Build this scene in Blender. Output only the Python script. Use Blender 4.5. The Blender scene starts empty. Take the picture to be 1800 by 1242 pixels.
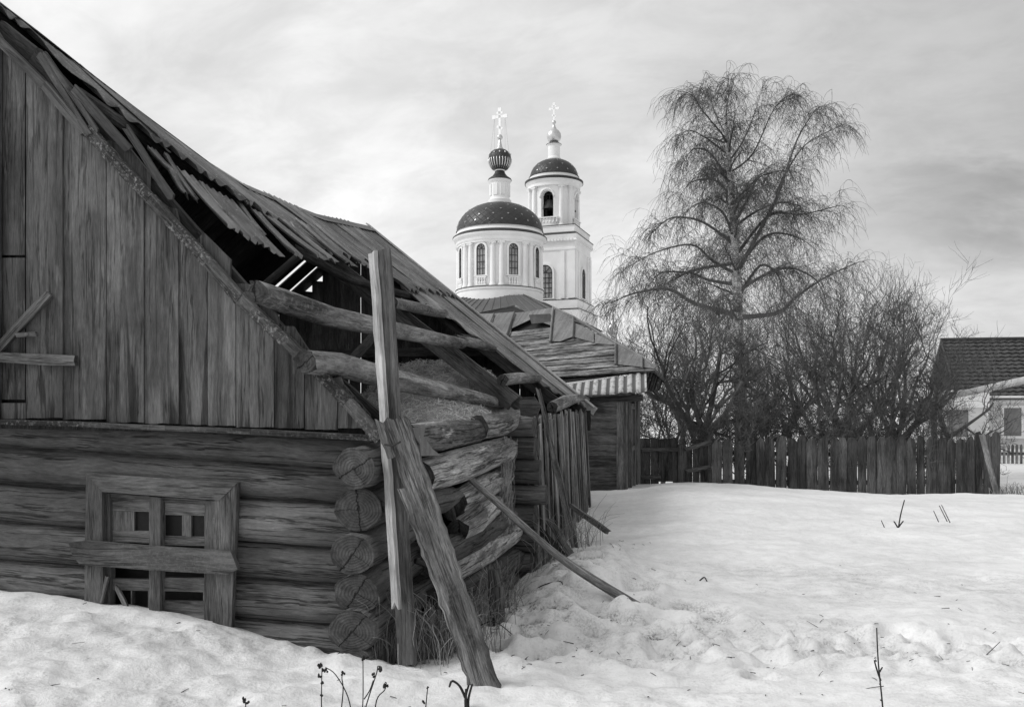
import bpy, math, random
import numpy as np
from mathutils import Vector, Matrix, noise
R = math.radians
PI = math.pi
sc = bpy.context.scene
COL = sc.collection
F = 1500.0; HY = 720.0; EYE = 1.6          # lens in photo pixels, horizon row, eye height

# ------------------------------------------------------------------ helpers
def fbm(x, y, z=0.0, o=4):
    s = 0; a = 1; f = 1
    for _ in range(o):
        s += a*noise.noise((x*f, y*f, z*f + 7.3)); a *= .5; f *= 2.03
    return s

def lerp(t, P):
    if t <= P[0][0]: return P[0][1]
    for (a, x), (b, y) in zip(P, P[1:]):
        if t <= b: return x + (y-x)*(t-a)/(b-a)
    return P[-1][1]

def smooth(a, b, x):
    t = min(1, max(0, (x-a)/(b-a))); return t*t*(3-2*t)

class MB:
    """collects faces and builds them as ONE mesh object"""
    def __init__(s, seed=1):
        s.v = []; s.f = []; s.uv = []; s.t = []; s.m = []; s.r = random.Random(seed)
    def face(s, idx, uvs=None, tone=0.0, mat=0):
        s.f.append(idx); s.t.append(tone); s.m.append(mat)
        s.uv.extend(uvs if uvs else [(0, 0)]*len(idx))
    def build(s, name, mats, parent=None, origin=(0, 0, 0), smooth_=False, angle=None):
        if not isinstance(mats, (list, tuple)): mats = [mats]
        o0 = parent_loc(parent) if parent else Vector(origin)
        me = bpy.data.meshes.new(name)
        me.from_pydata([(a-o0[0], b-o0[1], c-o0[2]) for a, b, c in s.v], [], s.f)
        uvl = me.uv_layers.new(name='UVMap')
        uvl.data.foreach_set('uv', np.array(s.uv, dtype=np.float32).ravel())
        at = me.attributes.new('tone', 'FLOAT', 'FACE')
        at.data.foreach_set('value', np.array(s.t, dtype=np.float32))
        for m in mats: me.materials.append(m)
        if any(s.m): me.polygons.foreach_set('material_index', np.array(s.m, dtype=np.int32))
        if smooth_: me.polygons.foreach_set('use_smooth', [True]*len(s.f))
        me.update()
        if angle: me.set_sharp_from_angle(angle=angle)
        o = bpy.data.objects.new(name, me); COL.objects.link(o)
        if parent: o.parent = parent
        else: o.location = o0
        return o
    # ---- shapes
    def board(s, p0, p1, wdir, W, T, n=None, m=2, tone=None, jag=.004, end=.02, bow=0.0, mat=0, taper=1.0):
        p0 = Vector(p0); p1 = Vector(p1); d = p1-p0; L = d.length; d = d/L
        w = Vector(wdir); w = (w - d*w.dot(d)).normalized(); nr = d.cross(w).normalized()
        if n is None: n = max(2, int(L/.2))
        if tone is None: tone = s.r.uniform(-1, 1)
        uo, vo = s.r.uniform(0, 40), s.r.uniform(0, 40)
        offs = [(-W/2 + W*i/m, T/2) for i in range(m+1)] + [(W/2 - W*i/m, -T/2) for i in range(m+1)]
        k = len(offs); base = len(s.v)
        e0 = [s.r.uniform(-end, end) for _ in range(m+1)]; e1 = [s.r.uniform(-end, end) for _ in range(m+1)]
        per = [0]
        for i in range(1, k+1):
            a = offs[i-1]; b = offs[i % k]; per.append(per[-1]+math.hypot(a[0]-b[0], a[1]-b[1]))
        us = []
        for i in range(n+1):
            t = i/n; jl = s.r.uniform(-jag, jag); jr = s.r.uniform(-jag, jag)
            sc_ = 1+(taper-1)*t
            for q, (a, b) in enumerate(offs):
                c = q if q <= m else 2*m+1-q
                al = 0
                if i == 0: al = e0[c]
                if i == n: al = e1[c]
                jj = jl if c == 0 else (jr if c == m else 0)
                pt = p0 + d*(L*t+al) + w*(a*sc_+jj) + nr*(b + bow*math.sin(PI*t))
                s.v.append(tuple(pt))
            us.append(L*t)
        for i in range(n):
            for q in range(k):
                q2 = (q+1) % k
                A = base+i*k
                s.face((A+q, A+q2, A+k+q2, A+k+q),
                       [(us[i]+uo, per[q]+vo), (us[i]+uo, per[q+1]+vo), (us[i+1]+uo, per[q+1]+vo), (us[i+1]+uo, per[q]+vo)], tone, mat)
        for A, rev in ((base, True), (base+n*k, False)):
            for c in range(m):
                f = [A+c, A+c+1, A+2*m-c, A+2*m+1-c]
                if rev: f = f[::-1]
                s.face(tuple(f), [(uo, vo+c*.02), (uo, vo+c*.02+.02), (uo+.02, vo+c*.02+.02), (uo+.02, vo+c*.02)], tone, mat)
    def tube(s, pts, radii, n=8, tone=None, mat=0, lump=0.0, cap=None, sq=1.0, up=None):
        pts = [Vector(p) for p in pts]
        if tone is None: tone = s.r.uniform(-1, 1)
        base = len(s.v); N = len(pts)
        uo, vo = s.r.uniform(0, 40), s.r.uniform(0, 40); L = 0; us = []
        ref = Vector(up) if up else None
        if ref is None:
            d = pts[1]-pts[0]; ref = Vector((0, 0, 1)) if abs(d.normalized().z) < .9 else Vector((1, 0, 0))
        ph = s.r.uniform(0, 100)
        for i in range(N):
            d = (pts[min(i+1, N-1)]-pts[max(i-1, 0)]).normalized()
            a = ref - d*ref.dot(d)
            a = a.normalized() if a.length > 1e-6 else d.orthogonal().normalized()
            b = d.cross(a); ref = a
            if i: L += (pts[i]-pts[i-1]).length
            us.append(L)
            for q in range(n):
                an = 2*PI*q/n; r = radii[i]
                if lump: r *= 1+lump*noise.noise((ph+L*1.3, math.cos(an)*1.2, math.sin(an)*1.2))
                s.v.append(tuple(pts[i]+a*(math.cos(an)*r*sq)+b*(math.sin(an)*r)))
        for i in range(N-1):
            for q in range(n):
                q2 = (q+1) % n; A = base+i*n; c = 2*PI*radii[i]/n
                s.face((A+q, A+q2, A+n+q2, A+n+q), [(us[i]+uo, q*c+vo), (us[i]+uo, (q+1)*c+vo), (us[i+1]+uo, (q+1)*c+vo), (us[i+1]+uo, q*c+vo)], tone, mat)
        cm = mat if cap is None else cap
        for A, rev, rad in ((base, True, radii[0]), (base+(N-1)*n, False, radii[-1])):
            if rad < .004: continue
            f = list(range(A, A+n)); u = [(math.cos(2*PI*q/n)*rad, math.sin(2*PI*q/n)*rad) for q in range(n)]
            if rev: f = f[::-1]; u = u[::-1]
            s.face(tuple(f), u, tone, cm)
    def twig(s, pts, r0, r1, tone=0.0, mat=0):
        """thin three sided tube, no uv work"""
        N = len(pts); base = len(s.v)
        d = (pts[-1]-pts[0]); a = d.orthogonal().normalized(); b = d.cross(a).normalized()
        cs = ((1, 0), (-.5, .866), (-.5, -.866))
        for i, p in enumerate(pts):
            r = r0+(r1-r0)*i/(N-1)
            for c, e in cs: s.v.append((p.x+(a.x*c+b.x*e)*r, p.y+(a.y*c+b.y*e)*r, p.z+(a.z*c+b.z*e)*r))
        for i in range(N-1):
            A = base+i*3
            for q in range(3): s.face((A+q, A+(q+1) % 3, A+3+(q+1) % 3, A+3+q), None, tone, mat)
    def prism(s, pts, ext, udir, tone=None, mat=0):
        pts = [Vector(p) for p in pts]; ext = Vector(ext); u = Vector(udir).normalized()
        if tone is None: tone = s.r.uniform(-1, 1)
        nrm = ext.normalized(); w = nrm.cross(u).normalized()
        uo, vo = s.r.uniform(0, 40), s.r.uniform(0, 40); n = len(pts); b = len(s.v)
        s.v += [tuple(p) for p in pts]+[tuple(p+ext) for p in pts]
        U = [(p.dot(u)+uo, p.dot(w)+vo) for p in pts]
        s.face(tuple(range(n))[::-1], U[::-1], tone, mat); s.face(tuple(range(b+n, b+2*n)) if 0 else tuple(b+n+i for i in range(n)), U, tone, mat)
        s.f[-2] = tuple(b+i for i in range(n))[::-1]
        e = ext.length
        for i in range(n):
            j = (i+1) % n; l = (pts[j]-pts[i]).length
            s.face((b+i, b+j, b+n+j, b+n+i), [(uo, vo), (uo+l, vo), (uo+l, vo+e), (uo, vo+e)], tone, mat)
    def box(s, c, X, Y, Z, tone=0.0, mat=0):
        c = Vector(c); X = Vector(X)/2; Y = Vector(Y)/2; Z = Vector(Z)/2; b = len(s.v)
        for k in (-1, 1):
            for j, i in ((-1, -1), (-1, 1), (1, 1), (1, -1)):
                s.v.append(tuple(c+X*i+Y*j+Z*k))
        lx, ly, lz = 2*X.length, 2*Y.length, 2*Z.length
        o = s.r.uniform(0, 30)
        def q(f, a, h): s.face(tuple(b+i for i in f), [(o, o), (o+a, o), (o+a, o+h), (o, o+h)], tone, mat)
        q((3, 2, 1, 0), lx, ly); q((4, 5, 6, 7), lx, ly); q((0, 1, 5, 4), lx, lz); q((2, 3, 7, 6), lx, lz); q((1, 2, 6, 5), ly, lz); q((3, 0, 4, 7), ly, lz)
    def lathe(s, prof, c, n=48, tone=0.0, mat=0, a0=0, a1=2*PI, closed=True):
        """prof: list of (radius, z world); c centre (x, y)"""
        b = len(s.v); full = abs(a1-a0-2*PI) < 1e-6; cols = n if full else n+1; L = 0; ls = [0]
        for (r0, z0), (r1, z1) in zip(prof, prof[1:]): L += math.hypot(r1-r0, z1-z0); ls.append(L)
        rm = max(r for r, z in prof)
        for r, z in prof:
            for i in range(cols):
                a = a0+(a1-a0)*i/n; s.v.append((c[0]+r*math.sin(a), c[1]-r*math.cos(a), z))
        for k in range(len(prof)-1):
            for i in range(n):
                j = (i+1) % cols
                s.face((b+k*cols+i, b+k*cols+j, b+(k+1)*cols+j, b+(k+1)*cols+i),
                       [(i/n, ls[k]), ((i+1)/n, ls[k]), ((i+1)/n, ls[k+1]), (i/n, ls[k+1])], tone, mat)

def parent_loc(o):
    v = Vector((0, 0, 0))
    while o: v += o.location; o = o.parent
    return v
def tag(o, label=None, cat=None, group=None, kind=None):
    if label: o['label'] = label
    if cat: o['category'] = cat
    if group: o['group'] = group
    if kind: o['kind'] = kind
    return o
def thing(name, label, cat, loc, group=None):
    o = bpy.data.objects.new(name, None); o.location = loc; o.empty_display_size = .2; COL.objects.link(o)
    return tag(o, label, cat, group)

# barn frame: U to the right across the gable, V away along the side wall
C0 = Vector((-.91, 5.6, 0)); U = Vector((.9737, -.2298, 0)).normalized(); V = Vector((.2298, .9737, 0)).normalized(); Z = Vector((0, 0, 1))
def W(u, v, z): return C0+U*u+V*v+Z*z
def uv_of(x, y): d = Vector((x, y, 0))-C0; return d.dot(U), d.dot(V)
def at(px, py, Y): return Vector(((px-900)/F*Y, Y, EYE+(HY-py)/F*Y))
def ray(px, py): return Vector(((px-900)/F, 1, (HY-py)/F))
CAM = Vector((0, 0, EYE))
def on_plane(px, py, p, n):
    d = ray(px, py); return CAM+d*((Vector(p)-CAM).dot(n)/d.dot(n))
def gab(px, py, v=0): return on_plane(px, py, W(0, v, 0), V)       # a point on the plane of the gable
def sid(px, py, u=0): return on_plane(px, py, W(u, 0, 0), U)       # a point on the plane of the side wall

# ------------------------------------------------------------------ materials
class NT:
    def __init__(s, name):
        s.m = bpy.data.materials.new(name); s.m.use_nodes = True; s.t = s.m.node_tree; s.n = s.t.nodes
        s.b = s.n['Principled BSDF']; s.b.inputs['Specular IOR Level'].default_value = .25
    def new(s, typ, **k):
        n = s.n.new(typ)
        for a, v in k.items(): setattr(n, a, v)
        return n
    def link(s, a, b): s.t.links.new(a, b)
    def M(s, op, a, b=0.0, c=None, clamp=False):
        n = s.new('ShaderNodeMath', operation=op, use_clamp=clamp)
        for i, x in enumerate((a, b) if c is None else (a, b, c)):
            if hasattr(x, 'links'): s.link(x, n.inputs[i])
            else: n.inputs[i].default_value = x
        return n.outputs[0]
    def comb(s, x, y, z=0.0):
        n = s.new('ShaderNodeCombineXYZ')
        for i, q in enumerate((x, y, z)):
            if hasattr(q, 'links'): s.link(q, n.inputs[i])
            else: n.inputs[i].default_value = q
        return n.outputs[0]
    def noise(s, vec, scale=1.0, detail=4, rough=.5, dist=0.0):
        n = s.new('ShaderNodeTexNoise'); n.inputs['Scale'].default_value = scale; n.inputs['Detail'].default_value = detail
        n.inputs['Roughness'].default_value = rough; n.inputs['Distortion'].default_value = dist
        if vec is not None: s.link(vec, n.inputs['Vector'])
        return n.outputs['Fac']
    def rng(s, x, a, b, c, d):
        n = s.new('ShaderNodeMapRange'); s.link(x, n.inputs[0])
        for i, q in enumerate((a, b, c, d)): n.inputs[i+1].default_value = q
        return n.outputs[0]
    def uvxy(s):
        u = s.new('ShaderNodeUVMap', uv_map='UVMap'); p = s.new('ShaderNodeSeparateXYZ'); s.link(u.outputs[0], p.inputs[0])
        return p.outputs[0], p.outputs[1]
    def attr(s, name):
        a = s.new('ShaderNodeAttribute', attribute_name=name); return a.outputs['Fac']
    def obj(s): return s.new('ShaderNodeTexCoord').outputs['Object']
    def gray(s, x):
        n = s.new('ShaderNodeCombineColor')
        for i in range(3): s.link(x, n.inputs[i])
        s.link(n.outputs[0], s.b.inputs['Base Color'])
    def bump(s, h, strength=.5, dist=.01):
        n = s.new('ShaderNodeBump'); n.inputs['Strength'].default_value = strength; n.inputs['Distance'].default_value = dist
        s.link(h, n.inputs['Height']); s.link(n.outputs[0], s.b.inputs['Normal'])
    def rough(s, x):
        if hasattr(x, 'links'): s.link(x, s.b.inputs['Roughness'])
        else: s.b.inputs['Roughness'].default_value = x

def wood(name, base, con=.45, stain=.45, tonev=.3, fine=26, lichen=0.0, crack=.5, bump=.6, pale=.35, spec=.2, lich_scale=45, damp=0.0):
    g = NT(name); x, y = g.uvxy(); tn = g.attr('tone')
    warp = g.noise(g.comb(g.M('MULTIPLY', x, 1.6), g.M('MULTIPLY', y, 5.0)), 1, 2)
    y2 = g.M('ADD', y, g.M('MULTIPLY', g.M('SUBTRACT', warp, .5), .05))
    n1 = g.noise(g.comb(g.M('MULTIPLY', x, 4.2), g.M('MULTIPLY', y2, fine*1.8)), 1, 9, .78)
    n1b = g.noise(g.comb(g.M('MULTIPLY', x, 10), g.M('MULTIPLY', y2, fine*3.4)), 1, 4, .75)
    n2 = g.noise(g.comb(g.M('MULTIPLY', x, .8), g.M('MULTIPLY', y2, 4.5)), 1, 4, .6, .4)
    n3 = g.noise(g.comb(g.M('MULTIPLY', x, .7), g.M('MULTIPLY', y2, 42.0)), 1, 2, .5)
    n4 = g.noise(g.obj(), 1.3, 4, .6)
    cm = g.noise(g.comb(g.M('MULTIPLY', x, .9), g.M('MULTIPLY', y2, 7.0), 3.0), 1, 3, .6)
    n3b = g.noise(g.comb(g.M('MULTIPLY', x, .55), g.M('MULTIPLY', y2, 13.0), 9.0), 1, 5, .62)
    ck = g.M('MULTIPLY', g.rng(g.M('ABSOLUTE', g.M('SUBTRACT', n3b, .5)), .004, .019, 1, 0), g.rng(cm, .45, .50, 0, 1))
    ck = g.M('MAXIMUM', ck, g.M('MULTIPLY', g.rng(n3, .64, .67, 0, 1), .8))
    sst = g.M('MULTIPLY', g.rng(g.noise(g.comb(g.M('MULTIPLY', x, .7), g.M('MULTIPLY', y2, 5.5), 21.0), 1, 6, .6, .5), .54, .60, 0, 1), stain*1.05)
    vo = g.new('ShaderNodeTexVoronoi'); g.link(g.comb(g.M('MULTIPLY', x, 1.15), g.M('MULTIPLY', y, 4.2)), vo.inputs['Vector']); vo.inputs['Scale'].default_value = 1
    sepc = g.new('ShaderNodeSeparateColor'); g.link(vo.outputs['Color'], sepc.inputs[0])
    knot = g.M('MULTIPLY', g.rng(vo.outputs['Distance'], .05, .13, 1, 0), g.M('GREATER_THAN', sepc.outputs[0], .62))
    col = g.M('MULTIPLY', base, g.M('ADD', 1, g.M('MULTIPLY', tn, tonev)))
    col = g.M('MULTIPLY', col, g.rng(n1, .34, .66, 1-con*.8, 1+con*.8))
    col = g.M('MULTIPLY', col, g.rng(n1b, .38, .62, 1-con*.75, 1+con*.75))
    col = g.M('MULTIPLY', col, g.rng(n2, .36, .64, 1-stain, 1+stain))
    col = g.M('MULTIPLY', col, g.rng(n4, .36, .64, .72, 1.28))
    col = g.M('MULTIPLY', col, g.M('SUBTRACT', 1, sst))
    # weathered pale patches where the surface has worn through
    pm = g.M('MULTIPLY', g.rng(g.noise(g.comb(g.M('MULTIPLY', x, 1.1), g.M('MULTIPLY', y2, 6.0), 5.0), 1, 7, .7), .55, .66, 0, 1), pale)
    col = g.M('ADD', g.M('MULTIPLY', col, g.M('SUBTRACT', 1, pm)), g.M('MULTIPLY', pm, g.M('MULTIPLY', base*2.3, g.rng(n1, .34, .66, .55, 1.4))))
    col = g.M('MULTIPLY', col, g.M('SUBTRACT', 1, g.M('MULTIPLY', ck, crack)))
    col = g.M('MULTIPLY', col, g.M('SUBTRACT', 1, g.M('MULTIPLY', knot, .55)))
    h = g.M('SUBTRACT', g.M('ADD', n1, g.M('MULTIPLY', n1b, .35)), g.M('MULTIPLY', ck, .7))
    if damp:
        oz = g.new('ShaderNodeSeparateXYZ'); g.link(g.obj(), oz.inputs[0])
        dn = g.noise(g.comb(g.M('MULTIPLY', x, .55), g.M('MULTIPLY', y, 9.0), 33.0), 1, 6, .62, .6)
        dm_ = g.M('MULTIPLY', g.rng(g.M('SUBTRACT', dn, g.M('MULTIPLY', g.rng(oz.outputs[2], 1.45, 2.7, 0, .16), 1)), .50, .56, 0, 1), damp)
        col = g.M('MULTIPLY', col, g.M('SUBTRACT', 1, dm_))
    if lichen:
        l = g.noise(g.obj(), lich_scale, 4, .7)
        l2 = g.noise(g.obj(), 3.0, 2, .5)
        lm = g.M('MULTIPLY', g.rng(l, .50, .62, 0, 1), g.M('MULTIPLY', g.rng(l2, .42, .56, .08, 1), lichen))
        col = g.M('ADD', g.M('MULTIPLY', col, g.M('SUBTRACT', 1, lm)), g.M('MULTIPLY', lm, .34))
        h = g.M('ADD', h, g.M('MULTIPLY', lm, .8))
    g.gray(g.M('MAXIMUM', col, .004)); g.rough(.85); g.b.inputs['Specular IOR Level'].default_value = spec
    g.bump(h, bump, .016)
    return g.m
def endgrain(name, base):
    g = NT(name); x, y = g.uvxy(); v = g.comb(x, y); tn = g.attr('tone')
    n = g.noise(v, 9, 3); ln = g.new('ShaderNodeVectorMath', operation='LENGTH'); g.link(v, ln.inputs[0])
    ring = g.M('SINE', g.M('ADD', g.M('MULTIPLY', ln.outputs['Value'], 300), g.M('MULTIPLY', n, 15)))
    ang = g.M('ARCTAN2', y, x)
    ca = g.M('COSINE', g.M('MULTIPLY', tn, 1.1)); sa = g.M('SINE', g.M('MULTIPLY', tn, 1.1))
    wob = g.M('MULTIPLY', g.M('SUBTRACT', g.noise(v, 22, 4, .7), .5), .05)
    ln1 = g.M('ABSOLUTE', g.M('ADD', g.M('SUBTRACT', g.M('MULTIPLY', y, ca), g.M('MULTIPLY', x, sa)), wob))
    ck = g.rng(ln1, .002, .007, 1, 0)
    ln2 = g.M('ABSOLUTE', g.M('ADD', g.M('ADD', g.M('MULTIPLY', x, ca), g.M('MULTIPLY', y, sa)), g.M('MULTIPLY', wob, 1.3)))
    ck2 = g.M('MULTIPLY', g.rng(ln2, .001, .004, .8, 0), g.M('GREATER_THAN', g.M('MULTIPLY', y, g.M('SIGN', tn)), .0))
    ck = g.M('MAXIMUM', ck, ck2)
    n2 = g.noise(g.obj(), 14, 5, .65)
    rad = g.noise(g.comb(g.M('MULTIPLY', ang, 22), g.M('MULTIPLY', ln.outputs['Value'], 5)), 1, 2)
    c = g.M('MULTIPLY', g.rng(n2, .3, .7, base*.5, base*1.6), g.rng(ring, -1, 1, .86, 1.1))
    c = g.M('MULTIPLY', c, g.rng(rad, .3, .7, .8, 1.2))
    c = g.M('MULTIPLY', c, g.M('SUBTRACT', 1, g.M('MULTIPLY', ck, .8)))
    g.gray(c); g.rough(.9); g.bump(g.M('SUBTRACT', g.M('ADD', g.M('MULTIPLY', ring, .15), n2), ck), .7, .012)
    return g.m
def plain(name, base, rough=.6, metal=0.0, nscale=3.0, nvar=.25, bump=.15, spec=.3, fine=40.0):
    g = NT(name); n = g.noise(g.obj(), nscale, 5, .6); n2 = g.noise(g.obj(), fine, 3, .6)
    tn = g.attr('tone')
    c = g.M('MULTIPLY', g.rng(n, .3, .7, base*(1-nvar), base*(1+nvar)), g.M('ADD', 1, g.M('MULTIPLY', tn, .15)))
    c = g.M('MULTIPLY', c, g.rng(n2, .3, .7, 1-nvar*.4, 1+nvar*.4))
    g.gray(c); g.rough(rough); g.b.inputs['Metallic'].default_value = metal; g.b.inputs['Specular IOR Level'].default_value = spec
    if bump: g.bump(g.M('ADD', n, g.M('MULTIPLY', n2, .5)), bump, .02)
    return g.m
def roofing(name, base, rough=.55, metal=.3, var=.5):
    """old sheet roofing: streaks run down the sheet (uv x), blotches of rust and lichen"""
    g = NT(name); x, y = g.uvxy(); tn = g.attr('tone')
    n1 = g.noise(g.comb(g.M('MULTIPLY', x, .9), g.M('MULTIPLY', y, 14.0)), 1, 6, .65)
    n2 = g.noise(g.obj(), 2.2, 5, .65); n3 = g.noise(g.obj(), 38, 4, .7)
    c = g.M('MULTIPLY', base, g.M('ADD', 1, g.M('MULTIPLY', tn, .35)))
    c = g.M('MULTIPLY', c, g.rng(n1, .3, .7, 1-var, 1+var)); c = g.M('MULTIPLY', c, g.rng(n2, .3, .7, 1-var, 1+var*.7))
    sp = g.rng(n3, .58, .68, 0, .6)
    c = g.M('ADD', g.M('MULTIPLY', c, g.M('SUBTRACT', 1, sp)), g.M('MULTIPLY', sp, base*2.2))
    g.gray(c); g.rough(g.rng(n2, .3, .7, rough-.12, rough+.2)); g.b.inputs['Metallic'].default_value = metal
    g.bump(g.M('ADD', n1, n3), .25, .006)
    return g.m
def dome_mat():
    g = NT('dark patterned dome sheet'); x, y = g.uvxy()
    a = g.M('MULTIPLY', x, 36.0); b = g.M('MULTIPLY', y, 1.55)
    def line(q): return g.rng(g.M('ABSOLUTE', g.M('SUBTRACT', g.M('FRACT', q), .5)), .0, .09, 1, 0)
    l = g.M('MAXIMUM', line(g.M('ADD', a, b)), line(g.M('SUBTRACT', a, b)))
    n = g.noise(g.obj(), .8, 5, .6)
    c = g.M('MULTIPLY', g.rng(n, .3, .7, .035, .062), g.M('SUBTRACT', 1, g.M('MULTIPLY', l, .4)))
    g.gray(c); g.rough(.42); g.b.inputs['Metallic'].default_value = .25; g.b.inputs['Specular IOR Level'].default_value = .35
    g.bump(g.M('ADD', l, g.M('MULTIPLY', n, .3)), .5, .05)
    return g.m
def bark_mat():
    g = NT('birch bark'); o = g.obj(); sp = g.new('ShaderNodeSeparateXYZ'); g.link(o, sp.inputs[0])
    v = g.comb(g.M('MULTIPLY', sp.outputs[0], 2.2), g.M('MULTIPLY', sp.outputs[1], 2.2), g.M('MULTIPLY', sp.outputs[2], 5.5))
    n = g.noise(v, 1, 5, .65); n2 = g.noise(o, 8, 4)
    hgt = g.rng(sp.outputs[2], 2.8, 4.6, 0, 1)
    c = g.M('MULTIPLY', g.rng(n, .38, .48, .05, .72), g.rng(n2, .3, .7, .7, 1.2))
    c = g.M('ADD', g.M('MULTIPLY', c, hgt), g.M('MULTIPLY', g.M('SUBTRACT', 1, hgt), g.rng(n2, .3, .7, .02, .05)))
    g.gray(c); g.rough(.8); g.bump(n2, .4, .02); return g.m
def snow_mat():
    g = NT('old granular snow'); o = g.obj(); d = g.attr('dirt')
    sp = g.new('ShaderNodeSeparateXYZ'); g.link(o, sp.inputs[0])
    st = g.comb(g.M('MULTIPLY', sp.outputs[0], .55), g.M('MULTIPLY', sp.outputs[1], 1.6))
    n1 = g.noise(st, 1.0, 5, .6); n2 = g.noise(o, 9, 6, .68); n3 = g.noise(o, 55, 4, .7); n4 = g.noise(o, 160, 2, .6)
    grime = g.M('MULTIPLY', d, g.rng(n2, .40, .60, 0, 1))
    grime = g.M('MULTIPLY', grime, g.rng(n3, .42, .58, .1, 1))
    wide = g.M('MULTIPLY', g.M('MULTIPLY', d, g.rng(g.noise(o, 3.2, 5, .62), .42, .60, 0, 1)), .34)
    speck = g.M('MULTIPLY', g.rng(n3, .665, .70, 0, 1), g.rng(g.noise(o, 1.7, 3), .4, .62, .12, .8))
    fine = g.rng(n2, .3, .7, 1.02, .95)
    c = g.M('MULTIPLY', g.rng(n1, .34, .66, .86, .72), fine)
    c = g.M('MULTIPLY', c, g.M('SUBTRACT', 1, wide))
    c = g.M('MULTIPLY', c, g.M('SUBTRACT', 1, g.M('MULTIPLY', grime, .85)))
    c = g.M('MULTIPLY', c, g.M('SUBTRACT', 1, g.M('MULTIPLY', speck, .55)))
    g.gray(c); g.rough(.62); g.b.inputs['Specular IOR Level'].default_value = .3
    h = g.M('ADD', g.M('MULTIPLY', n2, 1.0), g.M('MULTIPLY', n3, .22)); h = g.M('ADD', h, g.M('MULTIPLY', n4, .08))
    h = g.M('ADD', h, g.M('MULTIPLY', n1, 1.0))
    g.bump(h, .5, .035); return g.m

MT = {}
MT['gable'] = wood('weathered gable boards', .09, .26, .34, .38, 22, crack=.6, pale=.65, damp=.68)
MT['log'] = wood('old grey logs', .115, .28, .16, .22, 20, crack=.7, pale=.4, bump=.9)
MT['logbroken'] = wood('broken log wood', .33, .45, .5, .4, 22, crack=.75, pale=.8, bump=.9)
MT['end'] = endgrain('log end grain', .06)
MT['lichen'] = wood('lichened batten', .075, .4, .4, .2, 24, lichen=.8, bump=.8)
MT['ledge'] = wood('lichened ledge', .06, .4, .5, .2, 24, lichen=.35, bump=.8)
MT['nailed'] = wood('rough nailed plank', .085, .35, .35, .2, 20, lichen=.14, bump=.9)
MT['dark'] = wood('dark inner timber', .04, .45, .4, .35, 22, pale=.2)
MT['rafter'] = wood('rafter timber', .075, .4, .4, .2, 22, pale=.3)
MT['purlin'] = wood('purlin log', .18, .4, .5, .2, 16, lichen=.5, pale=.8, lich_scale=25)
MT['casing'] = wood('window casing boards', .105, .4, .3, .2, 30, pale=.3)
MT['sash'] = wood('window sash wood', .13, .4, .3, .2, 30, pale=.4)
MT['post'] = wood('sawn post', .13, .3, .35, .2, 30, pale=.3, crack=.4)
MT['split'] = wood('fresh split wood', .42, .25, .2, .15, 30, pale=.2, crack=.4)
MT['prop'] = wood('weathered prop plank', .15, .5, .45, .3, 26, pale=.6, crack=.6, lichen=.12)
MT['pole'] = wood('peeled pole', .2, .5, .5, .3, 26, pale=.8, lichen=.3)
MT['slats'] = wood('grey slats', .2, .4, .5, .55, 26, pale=.5, crack=.5)
MT['shedwall'] = wood('shed wall boards', .11, .35, .4, .3, 20, pale=.2)
MT['shedroof'] = wood('shed roof boards', .17, .5, .5, .4, 20, pale=.6, crack=.7)
MT['fence'] = wood('dark fence boards', .08, .35, .4, .3, 24, pale=.2)
MT['metal'] = roofing('old corrugated roofing', .21, .5, .35)
MT['tin'] = roofing('roof tin patches', .17, .5, .4, .35)
MT['tindark'] = roofing('dark loose tin', .05, .5, .3, .3)
MT['verge'] = roofing('pale verge strip', .36, .5, .2, .3)
MT['plaster'] = plain('white plaster', .80, .8, 0, .35, .10, .05, .2)
MT['trimdark'] = plain('dark sheet flashing', .04, .5, .2)
MT['churchroof'] = plain('painted church roof sheet', .11, .5, .2, .4, .15, .05)
MT['gold'] = plain('pale gilding', .6, .3, .75, .5, .05, 0)
MT['dome'] = dome_mat()
MT['crossglint'] = plain('bright cross', .93, .3, 0, .5, .02, 0, .6)  # near-white base puts the gilding's bright glint into the colour
MT['glass'] = plain('window pane', .26, .12, 0, .7, .5, 0, .6)  # grey base stands in for daylight showing through the church panes
MT['glassdark'] = plain('dark window pane', .012, .35, 0, .7, .4, 0, .12)
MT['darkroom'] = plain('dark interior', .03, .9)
MT['bark'] = bark_mat()
MT['twig'] = plain('birch twigs', .11, .8, 0, 2, .3, 0, .1)
MT['apple'] = plain('fruit tree bark', .085, .85, 0, 6, .35, .3, .1)
MT['hay'] = plain('old hay', .42, .9, 0, 4, .4, 0, .1)
MT['grass'] = plain('dry grass', .24, .9, 0, 4, .4, 0, .1)
MT['weed'] = plain('dry weed', .035, .9, 0, 20, .4, 0, .1)
MT['siding'] = plain('white siding', .62, .6, 0, 1, .08, .05)
MT['housegable'] = wood('dark gable boards', .035, .3, .3, .2, 20)
MT['tile'] = plain('metal roof tiles', .075, .5, .2, 2, .25, .1)
MT['pipewrap'] = plain('pipe wrapping', .42, .6, .1, 3, .2, .3)
MT['white'] = plain('white window trim', .78, .5, 0, 2, .04, 0)
MT['curtain'] = plain('window glass with curtain', .16, .2, 0, 1.2, .4, 0, .5)
MT['snow'] = snow_mat()

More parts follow.
